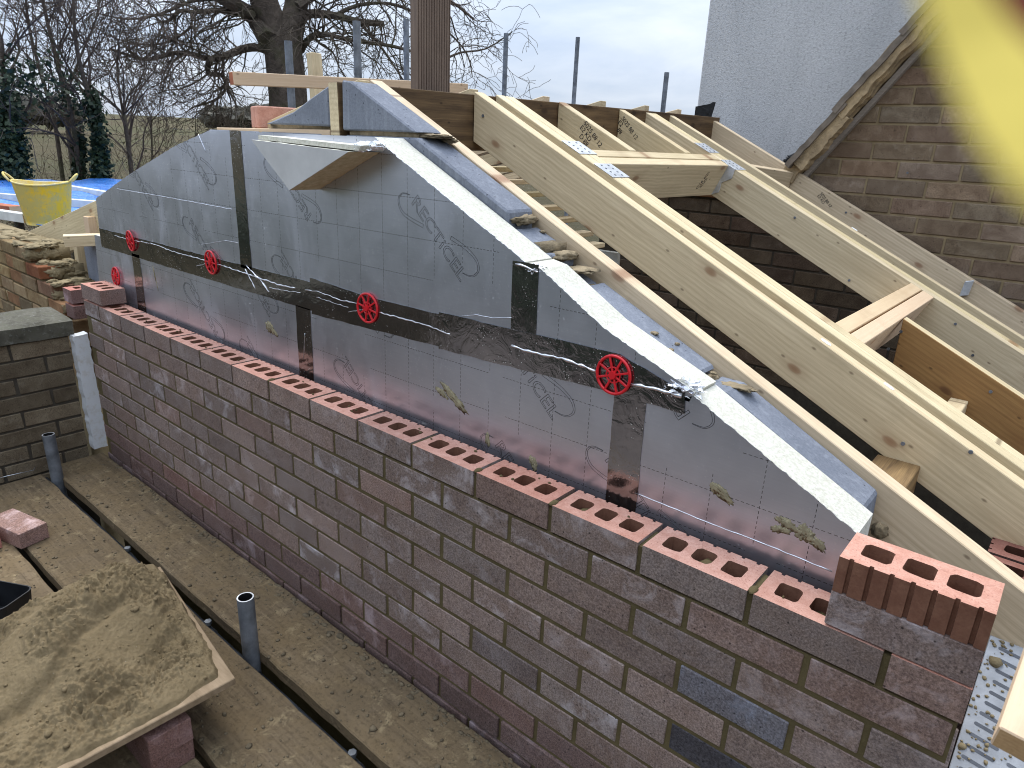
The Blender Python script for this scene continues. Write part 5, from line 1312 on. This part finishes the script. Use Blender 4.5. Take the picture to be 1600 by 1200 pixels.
# field hedge: bushes as parts
root = empty('hedge', (*far(200, 250, 14).xy, GZ), 'low tangled leafless hedge along the field edge behind the tarp', 'hedge'); off = -Vector(root.location)
for i in range(12):
    u = 25 + 31 * i; Dh = U(12.5, 15.5); g = far(u, 250, Dh); top = (far(u, 238 if u < 150 else 205 - .05 * (u - 200), Dh).z - GZ)
    mb = MB()
    for k in range(15):
        p = Vector((g.x + U(-.5, .5), g.y + U(-.4, .4), GZ)); grow(mb, p, Vector((U(-.35, .35), U(-.35, .35), 1)), top * U(.55, .95), .014, 3, .55, 0, (2, 3), .9, .55, .0034, 5, None, .03)
    link('bush', mb.mesh('bush_stems', ['twig_brown']), root, off)
    ml = MB()
    for k in range(900): leafquad(ml, Vector((g.x + random.gauss(0, .6), g.y + random.gauss(0, .45), GZ + top * abs(random.gauss(.3, .28)))), U(.012, .028))
    tag(link('leaves', ml.mesh('bush_leaves', ['scrub_leaf']), root, off), kind='stuff')
mb = MB()
for i in range(150):   # added out of view to darken foil and timbers: low left, tall right
    x = -34 + 28 * rnd(); mb.blob((x, -10.5 + U(-.6, .6), GZ + U(.2, 1.3)), (U(.6, 1.2), U(.5, .8), U(.5, .9)), i, sub=2, amp=.7, freq=3)
for i in range(260):
    x = -6.5 + 22 * rnd(); h_ = U(0, 1) ** .8 * (4.6 + 1.0 * math.sin(x * 1.9)); mb.blob((x, -8.6 + U(-.6, .6), GZ + .3 + h_), (U(.6, 1.1), U(.5, .8), U(.6, 1.1)), i + 200, sub=2, amp=.7, freq=3)
o = link('garden_hedge', mb.mesh('garden_hedge_mesh', ['ivy_leaf'])); tag(o, 'dark evergreen garden hedge seen only mirrored in the foil tape', None, None, 'stuff')
# far hedges and woods: soft broken lines, one mass each
def far_mass(name, pts, h, kind_lab, n=260, s=.8):
    mb = MB()
    for i in range(n):
        t = U(0, 1); k = int(t * (len(pts) - 1)); f = t * (len(pts) - 1) - k; a, b = pts[k], pts[min(k + 1, len(pts) - 1)]
        p = a.lerp(b, f); mb.blob(p + Vector((U(-2, 2), U(-2, 2), h * U(.1, .5))), (s * U(.6, 1.8), s * U(.6, 1.8), h * U(.4, .9)), i, sub=2, amp=.8, freq=2.5)
    o = link(name, mb.mesh(name + '_mesh', ['far_wood'])); tag(o, kind_lab, None, None, 'stuff')
far_mass('far_hedge', [far(-200, 184, 170), far(20, 183, 170), far(110, 182, 170)], 3.2, 'dark hedge line across the far field at the left', 120, 2.0)
far_mass('far_wood', [far(330, 190, 260), far(480, 195, 260)], 4.5, 'small dark wood on the horizon', 60, 2.6)
# treetops just over the ridge at the right
for (u, v, Dt), lab in (((985, 172, 70), 'bare treetop peeping over the ridge between the far rafters'), ((1066, 174, 70), 'bare treetop peeping over the ridge beside the white wall')):
    g = far(u, v, Dt); root = empty('distant_tree', (g.x, g.y, GZ), lab, 'tree', 'bare treetops beyond the ridge'); off = -Vector(root.location); mb = MB()
    for k in range(9): p = Vector((g.x + U(-.3, .3), g.y + U(-.3, .3), GZ)); grow(mb, p, Vector((U(-.25, .25), U(-.25, .25), 1)), (g.z - GZ) * U(.6, .72), .07, 3, .3, 0, (4, 6), .55, .3, .013, 5, None, .05)
    link('crown', mb.mesh('distant_crown', ['twig']), root, off)

# ================================================================== STRAP hanging right in front of the lens (far out of focus)
Ds = .021
def pt(u, v, dz=0): d = ray(u, v); return CAMP + d * (Ds + dz)
Lp = [(1395, -150), (1432, -20), (1472, 90), (1522, 205), (1590, 300), (1690, 380)]; Rp = [(1455, -150), (1530, -40), (1590, 42), (1650, 100), (1730, 150), (1820, 190)]; Op = [(1640, -150), (1690, -60), (1740, 0), (1800, 40), (1860, 70), (1940, 100)]
root = empty('strap', pt(1560, 100), 'blurred yellow strap with a dark red edge hanging at the top right corner', 'strap'); off = -Vector(root.location)
def ribbon(A, B, mat, nm):
    mb = MB(); n = len(A)
    for i in range(n):
        bulge = .0006 * math.sin(i * 1.1)
        for q, t in ((A[i], 0), (B[i], 0), (B[i], .0008), (A[i], .0008)): mb.v.append(tuple(pt(*q, bulge + t)))
    for i in range(n - 1):
        for j in range(4): a = i * 4 + j; b = i * 4 + (j + 1) % 4; mb.f.append((a, b, b + 4, a + 4)); mb.mi.append(0)
    mb.f += [(0, 1, 2, 3), tuple(range(4 * n - 4, 4 * n))]; mb.mi += [0, 0]
    me = mb.mesh(nm + '_mesh', [mat]); bm = bmesh.new(); bm.from_mesh(me); bmesh.ops.recalc_face_normals(bm, faces=bm.faces[:]); bm.to_mesh(me); bm.free()
    link(nm, me, root, off)
ribbon(Lp, Rp, 'strap_yellow', 'webbing'); ribbon([(u + 1, v) for u, v in Rp], Op, 'strap_red', 'red_edge')
bpy.context.view_layer.update()
